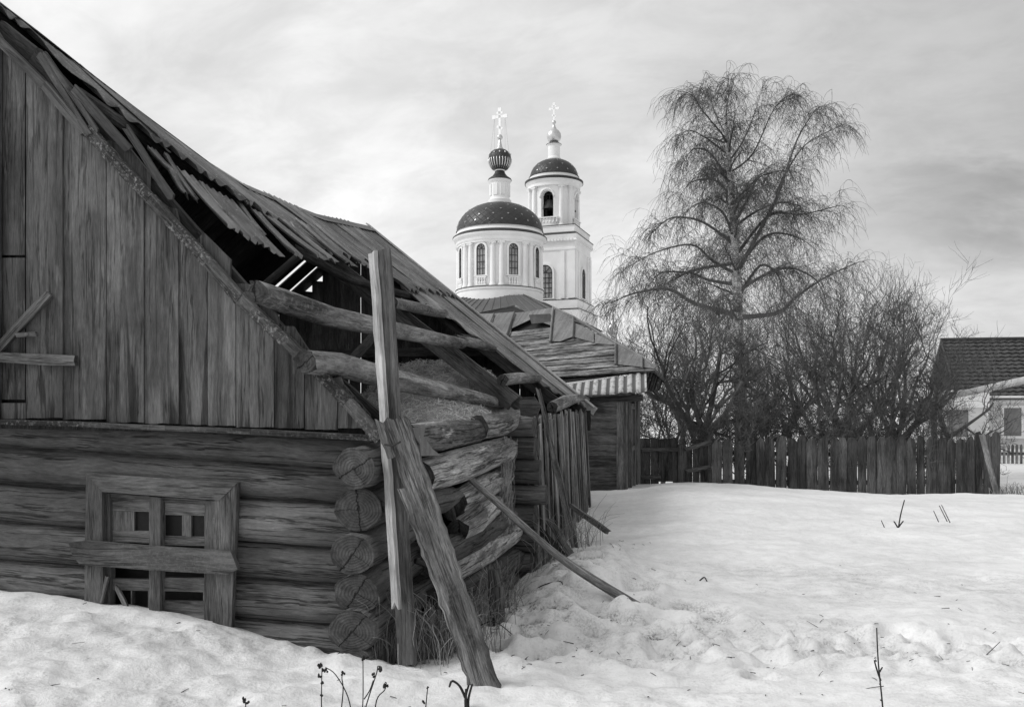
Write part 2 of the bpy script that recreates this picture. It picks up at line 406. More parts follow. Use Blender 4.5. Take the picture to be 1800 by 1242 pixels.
# ------------------------------------------------------------------ camera, sky, sun
cam = bpy.data.cameras.new('camera'); co = bpy.data.objects.new('camera', cam); COL.objects.link(co)
cam.sensor_width = 36; cam.lens = 30; cam.shift_y = (HY-621)/1800; cam.clip_end = 3000; cam.clip_start = .05
co.location = (0, 0, EYE); co.rotation_euler = (R(90), 0, 0); sc.camera = co
SUN_AZ, SUN_EL = R(-97), R(42)          # from the left, slightly behind the camera (azimuth from +Y, clockwise)
wd = bpy.data.worlds.new('World'); sc.world = wd; wd.use_nodes = True
t = wd.node_tree; bg = t.nodes['Background']
sky = t.nodes.new('ShaderNodeTexSky'); sky.sky_type = 'NISHITA'; sky.sun_disc = False
sky.sun_elevation = SUN_EL; sky.sun_rotation = SUN_AZ; sky.dust_density = 4; sky.air_density = 1.2
bw = t.nodes.new('ShaderNodeRGBToBW'); t.links.new(sky.outputs[0], bw.inputs[0])
def wn(typ, **k):
    n = t.nodes.new(typ)
    for a, v in k.items(): setattr(n, a, v)
    return n
def wm(op, a, b=0.0, clamp=False):
    n = wn('ShaderNodeMath', operation=op, use_clamp=clamp)
    for i, x in enumerate((a, b)):
        if hasattr(x, 'links'): t.links.new(x, n.inputs[i])
        else: n.inputs[i].default_value = x
    return n.outputs[0]
tc = wn('ShaderNodeTexCoord'); sp = wn('ShaderNodeSeparateXYZ'); t.links.new(tc.outputs['Generated'], sp.inputs[0])
zz = wm('ADD', wm('MAXIMUM', sp.outputs[2], 0.0), .36)
cx = wm('DIVIDE', sp.outputs[0], zz); cy = wm('DIVIDE', sp.outputs[1], zz)
cv = wn('ShaderNodeCombineXYZ'); t.links.new(wm('ADD', wm('MULTIPLY', cx, 1.5), wm('MULTIPLY', cy, .5)), cv.inputs[0]); t.links.new(wm('MULTIPLY', cy, 2.0), cv.inputs[1]); cv.inputs[2].default_value = 3.1
def wnoise(scale, det, rough, dist=0.0, seed=0.0):
    n = wn('ShaderNodeTexNoise', noise_dimensions='4D'); n.inputs['Scale'].default_value = scale; n.inputs['Detail'].default_value = det
    n.inputs['Roughness'].default_value = rough; n.inputs['Distortion'].default_value = dist; n.inputs['W'].default_value = seed
    t.links.new(cv.outputs[0], n.inputs['Vector']); return n.outputs['Fac']
def wrng(x, a, b, c, d):
    n = wn('ShaderNodeMapRange', interpolation_type='SMOOTHSTEP'); t.links.new(x, n.inputs[0])
    for i, q in enumerate((a, b, c, d)): n.inputs[i+1].default_value = q
    return n.outputs[0]
c1 = wnoise(.55, 6, .55, .5, 2.0); c2 = wnoise(1.6, 7, .58, .3, 5.0)
veil = wrng(c1, .36, .66, 5.4, 7.0)                        # bright thin overcast
wisp = wrng(c2, .36, .66, .90, 1.08)
# cover thins to plain sky towards the upper right of the view
dirr = wm('ADD', wm('MULTIPLY', sp.outputs[0], 1.0), wm('MULTIPLY', sp.outputs[2], .9))
thin = wrng(dirr, .25, .9, 1.0, .66)
# a grey bank low on the right
bank = wm('MULTIPLY', wrng(wnoise(.9, 6, .6, .4, 9.0), .46, .60, 0, 1), wm('MULTIPLY', wrng(sp.outputs[0], .30, .48, 0, 1), wm('MULTIPLY', wrng(sp.outputs[2], .12, .18, 0, 1), wrng(sp.outputs[2], .24, .33, 1, 0))))
cl = wm('MULTIPLY', wm('MULTIPLY', wm('MULTIPLY', veil, wisp), thin), wrng(wnoise(4.2, 6, .62, .6, 12.0), .34, .66, .93, 1.06))
cl = wm('MULTIPLY', cl, wm('SUBTRACT', 1.0, wm('MULTIPLY', bank, .34)))
fac = .9
tot = wm('ADD', wm('MULTIPLY', cl, fac), wm('MULTIPLY', bw.outputs[0], 1-fac))
t.links.new(tot, bg.inputs[0]); bg.inputs[1].default_value = .1
sl = bpy.data.lights.new('sun', 'SUN'); sl.energy = 1.3; sl.angle = R(30); sl.color = (1, 1, 1)
so = bpy.data.objects.new('sun', sl); COL.objects.link(so)
sd = Vector((math.sin(SUN_AZ)*math.cos(SUN_EL), math.cos(SUN_AZ)*math.cos(SUN_EL), math.sin(SUN_EL)))
so.rotation_euler = (-sd).to_track_quat('-Z', 'Y').to_euler(); so.location = sd*50
sc.view_settings.view_transform = 'Standard'; sc.view_settings.look = 'None'
sc.view_settings.exposure = .6; sc.view_settings.gamma = 1

# ------------------------------------------------------------------ snow field
rs = random.Random(5)
PITS = []
for i in range(58):                                          # a trodden track across the field
    X = -.2+i*.16+rs.uniform(-.1, .1); Y = 5.55+.22*math.sin(i*.45)+rs.uniform(-.3, .45)+(.0 if i < 20 else -.15)
    PITS.append((X, Y, rs.uniform(.07, .16), rs.uniform(.04, .12)))
for i in range(34):
    X = rs.uniform(.0, 1.6); Y = rs.uniform(5.8, 8.4); PITS.append((X, Y, rs.uniform(.07, .2), rs.uniform(.04, .11)))
PITS += [(1.86, 5.72, .11, .15), (2.65, 5.35, .07, .10), (2.45, 5.45, .06, .09), (.27, 7.2, .2, .12), (.03, 7.1, .15, .06)]
def track(x, y): return math.exp(-((y-5.75-.1*math.sin(x*1.3))/.5)**2)*smooth(-.4, .1, x)
def snow_z(x, y, detail=True):
    u, v = uv_of(x, y)
    z = 0.0
    # bank against the gable wall, higher to the left
    d = -v-.12
    if u < .6:
        h = lerp(u, [(-6, .44), (-2.9, .37), (-2.13, .34), (-1.67, .325), (-1.3, .29), (-1.05, .25), (-.75, .175), (-.45, .10), (-.2, .06), (.2, .03), (.6, 0)])
        z += h*math.exp(-max(0, d)/1.6)*(1 if d > 0 else 1)
    # melted trench along the side wall
    if -.8 < v < 9:
        dd = max(0, u-.15); z -= .22*math.exp(-(dd/.33)**2)*smooth(-.35, .4, v)*(1-smooth(3.8, 6.5, v))
    # bank beside the trench and drift in front of the shed and the fence
    z += .13*math.exp(-((u-.95)/.4)**2)*math.exp(-((v-1.9)/1.3)**2)
    z += .12*math.exp(-((x-.95)/.55)**2-((y-8.6)/.9)**2)
    z += .36*math.exp(-((x-3.0)/2.5)**2-((y-13.9)/2.6)**2)
    z += .10*math.exp(-((x-7.0)/3.0)**2-((y-13.9)/2.6)**2)
    if y > 15.6: z -= .25*smooth(15.6, 17.2, y)*(1-smooth(10, 14, x)*.6)
    if y > 30: z += -.3*smooth(30, 60, y)
    if detail:
        near = 1-smooth(14, 30, y)
        z += .05*fbm(x*.55, y*.55, 0, 3)*(.35+.65*near)
        z += .022*fbm(x*1.9, y*2.6, 3, 3)*near
        if y < 11:
            tr = track(x, y)
            rough = max(tr, .8*math.exp(-((u-.9)/.8)**2)*smooth(0, .6, v)*(1-smooth(4, 6, v)), .25*(1 if y < 5.6 and x < 1 else 0))
            z += (.012+.092*rough)*fbm(x*3.4, y*4.2, 9, 3)*(1-smooth(8, 11, y)) + .035*rough*fbm(x*9, y*10, 4, 2)
            z += rough*(.075*min(.55, abs(fbm(x*2.6+5, y*3.4, 2, 2)))*1.5+.045*min(.5, abs(fbm(x*7, y*9, 5, 2)))-.03)
            z += .022*min(.5, abs(fbm(x*1.5+9, y*2.3, 7, 3)))
            if y < 9.5 and x > -.7:
                for X, Y, r, dp in PITS:
                    q = ((x-X)**2+((y-Y)*1.25)**2)/(r*r)
                    if q < 6: z -= dp*math.exp(-q*1.3)-.25*dp*math.exp(-(math.sqrt(q)-1.5)**2*5)
            z -= .05*tr
    return z
def dirt_at(x, y):
    u, v = uv_of(x, y)
    d = .75*track(x, y)*(.7+.5*fbm(x*1.2, y*1.6, 2, 3))
    d = max(d, .9*math.exp(-((u-.75)/.55)**2)*smooth(.2, .9, v)*(1-smooth(3, 5.5, v)))
    d = max(d, .8*math.exp(-max(0, u-.15)/.25) if .0 < v < 8 and u < 1.2 else 0)
    d = max(d, .5*math.exp(-max(0, -v-.15)/.2) if u < .3 else 0)
    if y < 9:
        hol = 1-min(1, abs(fbm(x*2.6+5, y*3.4, 2, 2))/.22)
        d = d*(.55+.75*hol)
    d = max(d, .22+.25*fbm(x*.8, y*1.1, 6, 3) if y < 9 else .12)
    for X, Y, r, dp in PITS:
        if dp > .07:
            q = ((x-X)**2+((y-Y)*1.25)**2)/(r*r)
            if q < 4: d = max(d, 1.1*math.exp(-q*.9))
    return max(0, min(1.2, d))
def build_snow():
    ys = [-9, -5, -2.5, -.5, .8, 1.7, 2.4]
    y = 2.9
    while y < 26: ys.append(y); y += max(.02, .0062*y)
    while y < 900: ys.append(y); y *= 1.12
    NX = 640; vs = []; fs = []; dr = []
    for y in ys:
        hw = 4.5+max(y, 0)*.95
        for i in range(NX+1):
            s = i/NX*2-1
            x = hw*s
            near = 2 < y < 32
            vs.append((x, y, snow_z(x, y, near))); dr.append(dirt_at(x, y) if 2 < y < 12 else .08)
    n = NX+1
    for j in range(len(ys)-1):
        for i in range(NX): fs.append((j*n+i, j*n+i+1, (j+1)*n+i+1, (j+1)*n+i))
    me = bpy.data.meshes.new('snow_ground'); me.from_pydata(vs, [], fs)
    at_ = me.attributes.new('dirt', 'FLOAT', 'POINT'); at_.data.foreach_set('value', np.array(dr, dtype=np.float32))
    me.polygons.foreach_set('use_smooth', [True]*len(fs)); me.materials.append(MT['snow'])
    o = bpy.data.objects.new('snow_ground', me); COL.objects.link(o); o['kind'] = 'structure'
build_snow()
def on_snow(px, py):
    d = ray(px, py); y = 2.5
    while y < 60:
        p = CAM+d*y
        if p.z < snow_z(p.x, p.y): return p
        y += .02
    return CAM+d*20

# ------------------------------------------------------------------ the log barn
BO = W(-3.2, 3.7, 0)
barn = thing('log_barn', 'dilapidated log barn with plank gable, stacked log corner and collapsing corrugated roof', 'barn', BO)

def ridge_z(v): return lerp(v, [(-9, 4.8), (0, 4.76), (1.5, 4.49), (3.5, 4.20), (5.5, 4.25), (7.6, 4.5)])
def eave_z(v): return 1.5+.02*v
def roof_z(u, v): return ridge_z(v)+(eave_z(v)-ridge_z(v))*(u+3.2)/3.55
def left_z(u, v): return ridge_z(v)+(eave_z(v)-ridge_z(v))*(-3.2-u)/3.55

# gable log wall: seams measured along the wall, it sinks to the right
SL = [738, 783, 848, 913, 980, 1045, 1110, 1178]; SR = [768, 822, 883, 960, 1024, 1094, 1165, 1240]
def seam(k, px): return SL[k]+(SR[k]-SL[k])*px/575
def gable_log(k, px0, px1, seed):
    mb = MB(seed); pts = []; rad = []
    n = max(4, int((px1-px0)/45))
    for i in range(n+1):
        px = px0+(px1-px0)*i/n
        a = gab(px, seam(k, px)); b = gab(px, seam(k+1, px))
        pts.append((a+b)/2+Z*mb.r.uniform(-.004, .004)); rad.append((a-b).length/2*1.0*(1+mb.r.uniform(-.02, .03)))
    mb.tube(pts, rad, 24, None, 0, .028, 1, sq=1.0, up=(0, 0, 1))
    o = mb.build('wall_log', [MT['log'], MT['end']], barn, smooth_=True, angle=R(50)); return o
for k in range(7):
    if k in (2, 3, 4, 5):
        gable_log(k, -420, 186, 100+k); gable_log(k, 395, 640, 120+k)
    elif k == 1:
        gable_log(k, -420, 640, 140+k)
    else: gable_log(k, -420, 655, 160+k)
m = MB(99); P = [gab(-420, 730, .02), gab(620, 770, .02), gab(620, 1240, .02), gab(395, 1220, .02), gab(395, 830, .02), gab(185, 830, .02), gab(185, 1200, .02), gab(-420, 1200, .02)]
m.prism(P, V*-.06, U, 0); m.build('seam_backing', MT['dark'], barn)  # backing sheet added behind the logs so the seams read dark
# side wall logs, their ends stick out at the near corner
def side_log(py, r, far_v, seed, pts=None, pxo=0, mat='log', start=-.30, du=0.0, rise=0.0):
    mb = MB(seed); z = EYE-(py-HY)*5.3/F
    n = 10; P = []; Rr = []
    for i in range(n+1):
        v = start+(far_v-start)*i/n
        P.append(W(du*i/n+pxo+mb.r.uniform(-.012, .012), v, z+rise*i/n+mb.r.uniform(-.008, .008))); Rr.append(r*(1-.12*i/n))
    mb.tube(P, Rr, 22, mb.r.uniform(-1, 1), 0, .12, 1, sq=.83, up=(0, 0, 1))
    for q in range(22): mb.v[q] = tuple(Vector(mb.v[q])+V*mb.r.uniform(-.02, .02))
    return mb.build('wall_log', [MT[mat], MT['end']], barn, smooth_=True, angle=R(50))
side_log(824, .148, .75, 1, start=-.34, pxo=.02, rise=.09)
side_log(899, .160, .95, 2, start=-.25, pxo=-.01, rise=.07, du=.05)
side_log(975, .152, .8, 3, start=-.31, pxo=-.01, rise=.06)
side_log(1046, .150, .9, 4, start=-.24, pxo=-.01, rise=.04)
side_log(1112, .162, 3.2, 5, start=-.29, pxo=-.02, rise=.03)
side_log(1180, .160, 3.2, 6, pxo=-.02, rise=.03)
# broken upper log in two pieces, and dislocated pieces below
def free_log(pts, rad, seed, mat='logbroken', lump=.14, n=16, sq=1.0, parent=barn, name='wall_log', cap=True):
    mb = MB(seed); mb.tube(pts, rad, n, None, 0, lump, 1, sq=sq, up=(0, 0, 1))
    # ragged ends
    N = len(pts); d0 = (Vector(pts[1])-Vector(pts[0])).normalized(); r = mb.r
    for q in range(n):
        for base, s in ((0, -1), ((N-1)*n, 1)):
            v = Vector(mb.v[base+q])+d0*r.uniform(-.03, .05)*s; mb.v[base+q] = tuple(v)
    return mb.build(name, [MT[mat], MT['end']], parent, smooth_=True, angle=R(50))
def sp_(px, py, u=.15): return sid(px, py, u)
free_log([sp_(712, 772), sp_(770, 768), sp_(836, 757)], [.105, .115, .10], 31, sq=1.0)
free_log([sp_(838, 752, .16), sp_(880, 745, .16), sp_(928, 728, .14)], [.11, .115, .07], 32)
free_log([sp_(738, 838, .20), sp_(800, 820, .22), sp_(888, 789, .20)], [.115, .135, .12], 33, lump=.16)
free_log([sp_(748, 884, .20), sp_(775, 878, .22), sp_(796, 870, .20)], [.10, .10, .07], 38, 'log', lump=.2)
free_log([sp_(800, 884, .16), sp_(845, 858, .20), sp_(886, 836, .16)], [.10, .115, .10], 34, lump=.2)
free_log([sp_(806, 932, .22), sp_(836, 910, .26), sp_(870, 888, .22)], [.10, .115, .085], 35, lump=.22)
free_log([sp_(752, 985, .16), sp_(830, 945, .22), sp_(893, 908, .18)], [.11, .115, .10], 36, 'log', lump=.16)
free_log([sp_(790, 1006, .20), sp_(850, 970, .24), sp_(902, 936, .20)], [.10, .11, .10], 37, lump=.16)
free_log([sp_(765, 1062, .18), sp_(840, 1022, .22), sp_(905, 980, .20)], [.115, .12, .11], 39, 'log', lump=.14)
free_log([sp_(780, 1110, .16), sp_(850, 1062, .18), sp_(910, 1018, .18)], [.115, .12, .11], 391, 'log', lump=.14)
m = MB(392); P = [W(-.12, .6, 1.5), W(-.12, 3.3, 1.5), W(-.12, 3.3, -.4), W(-.12, .6, -.4)]; m.prism(P, U*-.05, V, 0); m.build('gap_backing', MT['dark'], barn)  # dark sheet added behind the broken logs, stands in for the dark interior
# chopped notch and rot pocket timbers between the logs
for i, (a, b, r) in enumerate([((775, 860), (792, 905), .06), ((800, 880), (815, 925), .05), ((735, 850), (760, 890), .07)]):
    free_log([sp_(*a, .17), sp_(*b, .2)], [r, r*.8], 40+i, mat='dark', name='log_stub', n=10)
# cross wall: hewn ends projecting beyond the side wall
zt = 1.53
for k in range(7):
    mb = MB(60+k); h = [.21, .235, .25, .2, .25, .24, .26][k]; zc = zt-h/2
    l = mb.r.uniform(.36, .46) if k != 3 else .52
    P = [W(-5.9, 3.32, zc), W(-3, 3.32, zc), W(-.2, 3.32, zc), W(l*.7, 3.3+mb.r.uniform(-.02, .02), zc+mb.r.uniform(-.01, .01)), W(l, 3.3, zc)]
    mb.tube(P, [h*.52]*5, 12, None, 0, .08, 1, sq=.98, up=(0, 0, 1))
    mb.build('wall_log', [MT['log'], MT['end']], barn, smooth_=True, angle=R(40)); zt -= h
# far part of the side wall, left wall, back wall (low log walls, mostly hidden)
mb = MB(71)
for k in range(6):
    z = 1.42-.26*k
    mb.tube([W(.02, 3.4, z), W(.02, 5.4, z), W(.02, 7.4, z)], [.13]*3, 10, None, 0, .05, up=(0, 0, 1))
mb.build('side_log_wall', MT['dark'], barn, smooth_=True)
mb = MB(72)
for k in range(6):
    z = 1.42-.26*k
    mb.tube([W(-6.4, -.1, z), W(-6.4, 7.4, z)], [.145]*2, 8, None, up=(0, 0, 1)); mb.tube([W(-6.5, 7.42, z), W(.1, 7.42, z)], [.145]*2, 8, None, up=(0, 0, 1))
mb.build('back_log_wall', MT['dark'], barn, smooth_=True)
# loft floor
mb = MB(73)
for i in range(17):
    u = -6.2+i*.36; mb.board(W(u, .05, 1.36+mb.r.uniform(-.01, .01)), W(u, 7.3, 1.36+mb.r.uniform(-.01, .01)), U, .355, .04, n=4)
mb.build('loft_floor', MT['dark'], barn)

# gable boarding: vertical boards cut along the roof slope
BL = [(-400, -480), (-150, -170), (0, 72), (80, 150), (150, 232), (260, 352), (350, 450), (418, 528), (488, 593), (545, 645), (606, 708), (665, 772), (700, 800)]
SE = [-420, -330, -250, -170, -90, -40, 4, 50, 115, 191, 257, 318, 368, 418, 485, 538, 596, 652]
BOT = [735, 735, 735, 735, 735, 735, 703, 734, 737, 742, 744, 746, 748, 750, 752, 755, 752]
gb = MB(80)
for i in range(len(SE)-1):
    a, b = SE[i]+.7, SE[i+1]-.7
    off = -.135-gb.r.uniform(0, .012) - (.016 if i in (7, 9) else 0)
    top = []
    for q in range(5):
        px = b+(a-b)*q/4; top.append((px, max(lerp(px, BL)+6, -520)))
    yb = BOT[i]
    if top[0][1] > yb-4: top[0] = (top[0][0]-(top[0][1]-yb+6), yb-4)
    if i == 6:                                                # the loft door of two leaves with gaps round it
        for y0, y1 in ((-80, 449), (454, 702)):
            P = [gab(a, y1, off+.02), gab(b-1.5, y1, off+.02), gab(b-1.5, max(y0, lerp(b, BL)+6), off+.02), gab(a, max(y0, lerp(a, BL)+6), off+.02)]
            gb.prism(P, V*-.022, Z)
        P = [gab(a, 736, off), gab(b, 736, off), gab(b, 708, off), gab(a, 708, off)]; gb.prism(P, V*-.022, Z)
        continue
    e = 6; bot = [(a+(b-a)*q/e, yb+gb.r.uniform(-.9, .9)) for q in range(e+1)]
    if i == 8:
        # cross cut near its top
        pass
    P = [gab(x, y, off) for x, y in bot]+[gab(x, y, off) for x, y in top]
    gb.prism(P, V*-.024, Z, tone=gb.r.uniform(-.8, .8))
gable = gb.build('gable_boarding', MT['gable'], barn)
# dark backing behind the cracks
mb = MB(81); P = [gab(x, y, -.09) for x, y in [(-420, 745), (640, 765), (640, 750)]+[(x, y+14) for x, y in BL[::-1][2:]]]
mb.prism(P, V*.02, Z, 0); mb.build('gable_backing', MT['dark'], barn)
# board ends that stick up beyond the verge batten
tb = MB(82)
for P in ([(176, 262), (190, 246), (227, 259), (262, 303), (262, 365)],
          [(255, 350), (262, 338), (295, 364), (308, 366), (314, 389), (312, 412)],
          [(318, 420), (345, 422), (358, 409), (405, 456), (403, 515)],
          [(395, 505), (418, 498), (437, 499), (450, 508), (450, 560)],
          [(447, 560), (454, 536), (476, 537), (489, 556), (488, 600)],
          [(486, 595), (489, 573), (515, 573), (544, 618), (541, 648)],
          [(565, 672), (585, 664), (598, 662), (603, 675), (600, 708)],
          [(600, 706), (605, 676), (650, 728), (654, 760)]):
    o = -.10-tb.r.uniform(0, .02); tb.prism([gab(x, y, o) for x, y in P], V*.02, Z, tb.r.uniform(-.6, .3))
tb.build('board_ends', MT['gable'], barn)
# lichened verge batten
def strip(path, v, w, th, mats, name, seed, par=barn, nrm=None, face=V, tone=0):
    m = MB(seed)
    pp = [gab(x, y, v) for x, y in path]
    for i in range(len(pp)-1):
        d = (pp[i+1]-pp[i]).normalized(); m.board(pp[i]-d*.004, pp[i+1]+d*.004, face.cross(d), w, th, tone=tone+m.r.uniform(-.1, .1), end=.002, jag=.006)
    return m.build(name, mats, par)
strip([(x+5, y-2) for x, y in BL[4:12]], -.19, .075, .05, MT['lichen'], 'verge_batten', 83)
strip([(x, y+1) for x, y in BL[1:5]], -.19, .06, .045, MT['gable'], 'verge_batten', 84)
strip([(205, 262), (262, 330), (340, 420), (440, 535), (505, 605), (560, 655), (672, 752)], -.02, .15, .05, MT['dark'], 'rafter', 85)
strip([(0, 52), (60, 100), (140, 190), (215, 268)], -.05, .14, .05, MT['dark'], 'rafter', 86)
# fallen lath strips at the upper verge
for i, (p0, p1, w) in enumerate([((70, 97), (158, 238), .045), ((78, 92), (172, 232), .035), ((222, 225), (302, 348), .05), ((130, 155), (225, 262), .06)]):
    m = MB(87+i); m.board(gab(*p0, -.12-.02*i), gab(*p1, -.22+.02*i), U, w, .02); m.build('loose_lath', MT['gable'], barn)
# ledge under the boarding
m = MB(90); lp = [(-420, 725), (5, 741), (150, 745), (300, 752), (450, 758), (600, 766), (668, 770)]
for a, b in zip(lp, lp[1:]): m.board(gab(*a, -.15), gab(*b, -.15), V, .13, .035, tone=m.r.uniform(-.3, .3), end=.003, jag=.012)
m.build('gable_ledge', MT['ledge'], barn)
# loft door furniture: slanted brace, batten, turning latch
m = MB(91); m.board(gab(-40, 655, -.20), gab(86, 517, -.20), (gab(0, 500)-gab(0, 520)), .062, .03, tone=.2); m.build('door_brace', MT['casing'], barn)
m = MB(92); m.board(gab(-60, 626, -.195), gab(131, 634, -.20), Z, .07, .03, tone=.5, jag=.006); m.build('door_batten', MT['casing'], barn)
m = MB(93); m.board(gab(30, 588, -.215), gab(67, 587, -.215), Z, .034, .02, tone=.4); la = m.build('door_latch', MT['casing'], barn)
m = MB(94); m.tube([gab(46, 587, -.235), gab(46, 587, -.215)], [.012, .012], 10); m.build('latch_bolt', MT['tin'], la)

# window with casing, two sashes and a plank nailed across
def gq(mb, P, v, th=.03, tone=None, ud=None, mat=0): mb.prism([gab(x, y, v) for x, y in P], V*th, ud or U, tone, mat)
m = MB(95); gq(m, [(151, 832), (178, 836), (183, 1150), (147, 1150)], -.19, .04, .1, Z)
gq(m, [(378, 862), (417, 848), (404, 1160), (372, 1160)], -.19, .04, -.1, Z)
gq(m, [(151, 831), (416, 849), (385, 879), (180, 864)], -.195, .045, .3); win = m.build('window_casing', MT['casing'], barn)
m = MB(96); gq(m, [(178, 866), (193, 866), (195, 1150), (180, 1150)], -.14, .05, .1, Z); gq(m, [(360, 880), (381, 880), (376, 1150), (358, 1150)], -.14, .05, 0, Z)
gq(m, [(188, 866), (381, 880), (381, 888), (188, 876)], -.135, .05, .4)
gq(m, [(262, 872), (282, 874), (280, 1150), (262, 1150)], -.165, .06, .0, Z); m.build('window_frame', MT['casing'], barn)
def sash(P, panes, seed):
    """P outer rectangle, panes the holes (all px); built as bars"""
    m = MB(seed); x0, y0, x1, y1 = P
    ys = sorted(panes, key=lambda p: p[0]); top = min(p[1] for p in panes); bot = max(p[3] for p in panes)
    gq(m, [(x0, y0), (x1, y0+2), (x1, top+2), (x0, top)], -.115, .035, .6); gq(m, [(x0, bot), (x1, bot+2), (x1, y1+2), (x0, y1)], -.115, .035, .6)
    xs = [x0]+[q for p in ys for q in (p[0], p[2])]+[x1]
    for a, b in zip(xs[::2], xs[1::2]):
        if b-a > 1: gq(m, [(a, top), (b, top+2), (b, bot+2), (a, bot)], -.117, .035, .2, Z)
    return m.build('window_sash', MT['sash'], barn)
s1 = sash((194, 872, 263, 952), [(236, 897, 262, 931)], 97)
s2 = sash((281, 876, 361, 957), [(287, 904, 320, 941), (336, 907, 359, 941)], 98)
s3 = sash((194, 1016, 263, 1150), [(196, 1036, 230, 1096), (232, 1036, 260, 1050)], 99)
s4 = sash((281, 1014, 361, 1150), [(284, 1038, 357, 1055)], 100)
m = MB(101)
gq(m, [(232, 893), (264, 893), (264, 935), (232, 935)], -.098, .004); m.build('pane', MT['glassdark'], s1)
m = MB(102); gq(m, [(284, 900), (322, 900), (322, 945), (284, 945)], -.098, .004); m.build('pane', MT['glassdark'], s2)
m = MB(103); gq(m, [(333, 902), (361, 902), (361, 945), (333, 945)], -.098, .004); m.build('pane', MT['glassdark'], s2)
m = MB(104); P0 = [(120, 953), (150, 950), (270, 960), (405, 968), (412, 985), (417, 1000), (400, 1009), (280, 1003), (140, 992), (127, 975)]
gq(m, P0, -.235, .035, -.1); m.build('nailed_plank', MT['nailed'], barn)
m = MB(105); m.board(gab(178, 1060, -.2), gab(190, 1010, -.17), U, .025, .02); m.board(gab(205, 1030, -.16), gab(230, 1085, -.2), U, .03, .02); m.build('broken_lath', MT['sash'], barn)
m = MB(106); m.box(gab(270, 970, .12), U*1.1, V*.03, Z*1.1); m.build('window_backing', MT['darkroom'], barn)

# roof: corrugated sheets, ragged where it fell in
UE = [(.2, -3.0), (.38, -2.9), (.5, -2.45), (.77, -2.22), (1.0, -2.12), (1.5, -2.04), (1.75, -1.9), (2.0, -1.98), (2.4, -1.98), (2.7, -1.98), (3.1, -1.98), (3.6, -1.92), (4.9, -2.06), (5.25, -1.97), (5.4, -1.5), (5.8, -1.4), (6.0, -1.0), (6.1, -.3), (6.4, .12), (7.0, .3), (7.6, .35)]
def corr(name, v0, v1, u0, u1f, seed, lift=0.0, tilt=0.0, mat='metal', pitch=.135, amp=.026, skew=0.0, ragged=.1, warp=.03):
    m = MB(seed); r = m.r; nv = int((v1-v0)/pitch*8)+1; tone = r.uniform(-.8, .8); uo = r.uniform(0, 30)
    endr = [r.uniform(-ragged, ragged*.3) for _ in range(int((v1-v0)/pitch)+3)]
    nu = 12; idx = []
    for i in range(nv+1):
        v = v0+(v1-v0)*i/nv; k = (v-v0)/pitch
        ue = u1f(v)+endr[int(k)]
        row = []
        for j in range(nu+1):
            s = j/nu; u = u0+(ue-u0)*s
            n = noise.noise((u*.9+seed, v*.9, 3.0))*warp + noise.noise((u*2.5, v*2.5, seed))*warp*.4
            vv = v+skew*s
            z = roof_z(u, vv)+lift+tilt*s+n+amp*math.cos(2*PI*k)
            row.append(len(m.v)); m.v.append(tuple(W(u, vv, z)))
        idx.append(row)
    for i in range(nv):
        for j in range(nu):
            uu = u0+(u1f(v0)-u0)*j/nu
            U0 = [(j*.25+uo, i*.02+uo), (j*.25+uo, i*.02+.02+uo), (j*.25+.25+uo, i*.02+.02+uo), (j*.25+.25+uo, i*.02+uo)]
            m.face((idx[i][j], idx[i+1][j], idx[i+1][j+1], idx[i][j+1]), U0, tone, 0)
    o = m.build(name, MT[mat], barn, smooth_=True)
    md = o.modifiers.new('thickness', 'SOLIDIFY'); md.thickness = .006; md.offset = 0
    return o
ue = lambda v: lerp(v, UE)
vb = [.12, .95, 1.8, 2.65, 3.5, 4.35, 5.2, 6.05, 6.85, 7.58]
for i in range(9):
    a, b = vb[i]-.04, vb[i+1]+.03
    corr('roof_sheet', a, b, -3.24, (lambda v: min(ue(v), -1.72 if v > 5 else 9)), 200+i, .012*(i % 2)+.01, (.02, .03, .05, .03, .05, .02, .03, .02, .02)[i], skew=random.Random(i).uniform(-.03, .03))
for i, (a, b) in enumerate(((5.36, 6.1), (6.04, 6.85), (6.8, 7.56))):
    corr('roof_sheet', a, b, -1.85, ue, 220+i, -.02+.01*i, -.02, ragged=.08)
# torn strips hanging below the ragged edge
def hang(p0, p1, y0, y1, w, seed):
    m = MB(seed); a = at(*p0, y0); b = at(*p1, y1); d = (b-a).normalized(); nw = max(2, int(w/.075)); s = V.cross(d).cross(d).normalized()
    s = (V-d*V.dot(d)).normalized(); n = d.cross(s).normalized(); tone = m.r.uniform(-.2, .6); idx = []
    for i in range(nw*3+1):
        x = (i/(nw*3)-.5)*w; h = .018*math.cos(i/3*2*PI); row = []
        for j in range(7):
            t_ = j/6; p = a+(b-a)*t_+s*x+n*(h-.008*math.sin(PI*t_))
            if j == 6: p += d*m.r.uniform(-.04, .03)
            row.append(len(m.v)); m.v.append(tuple(p))
        idx.append(row)
    for i in range(nw*3):
        for j in range(6): m.face((idx[i][j], idx[i+1][j], idx[i+1][j+1], idx[i][j+1]), [(j*.15+seed, i*.03), (j*.15+seed, i*.03+.03), (j*.15+.15+seed, i*.03+.03), (j*.15+.15+seed, i*.03)], tone)
    o = m.build('torn_strip', MT['metal'], barn, smooth_=True); md = o.modifiers.new('thickness', 'SOLIDIFY'); md.thickness = .006
hang((322, 303), (408, 401), 7.05, 6.65, .17, 231)
hang((372, 334), (463, 434), 7.4, 7.0, .46, 232)
hang((446, 371), (524, 450), 7.95, 7.55, .13, 233)
hang((470, 381), (562, 452), 8.2, 7.95, .2, 237)
hang((498, 388), (585, 459), 8.5, 8.25, .2, 238)
hang((528, 391), (616, 466), 8.9, 8.6, .22, 239)
hang((560, 398), (648, 470), 9.4, 9.0, .26, 2391)
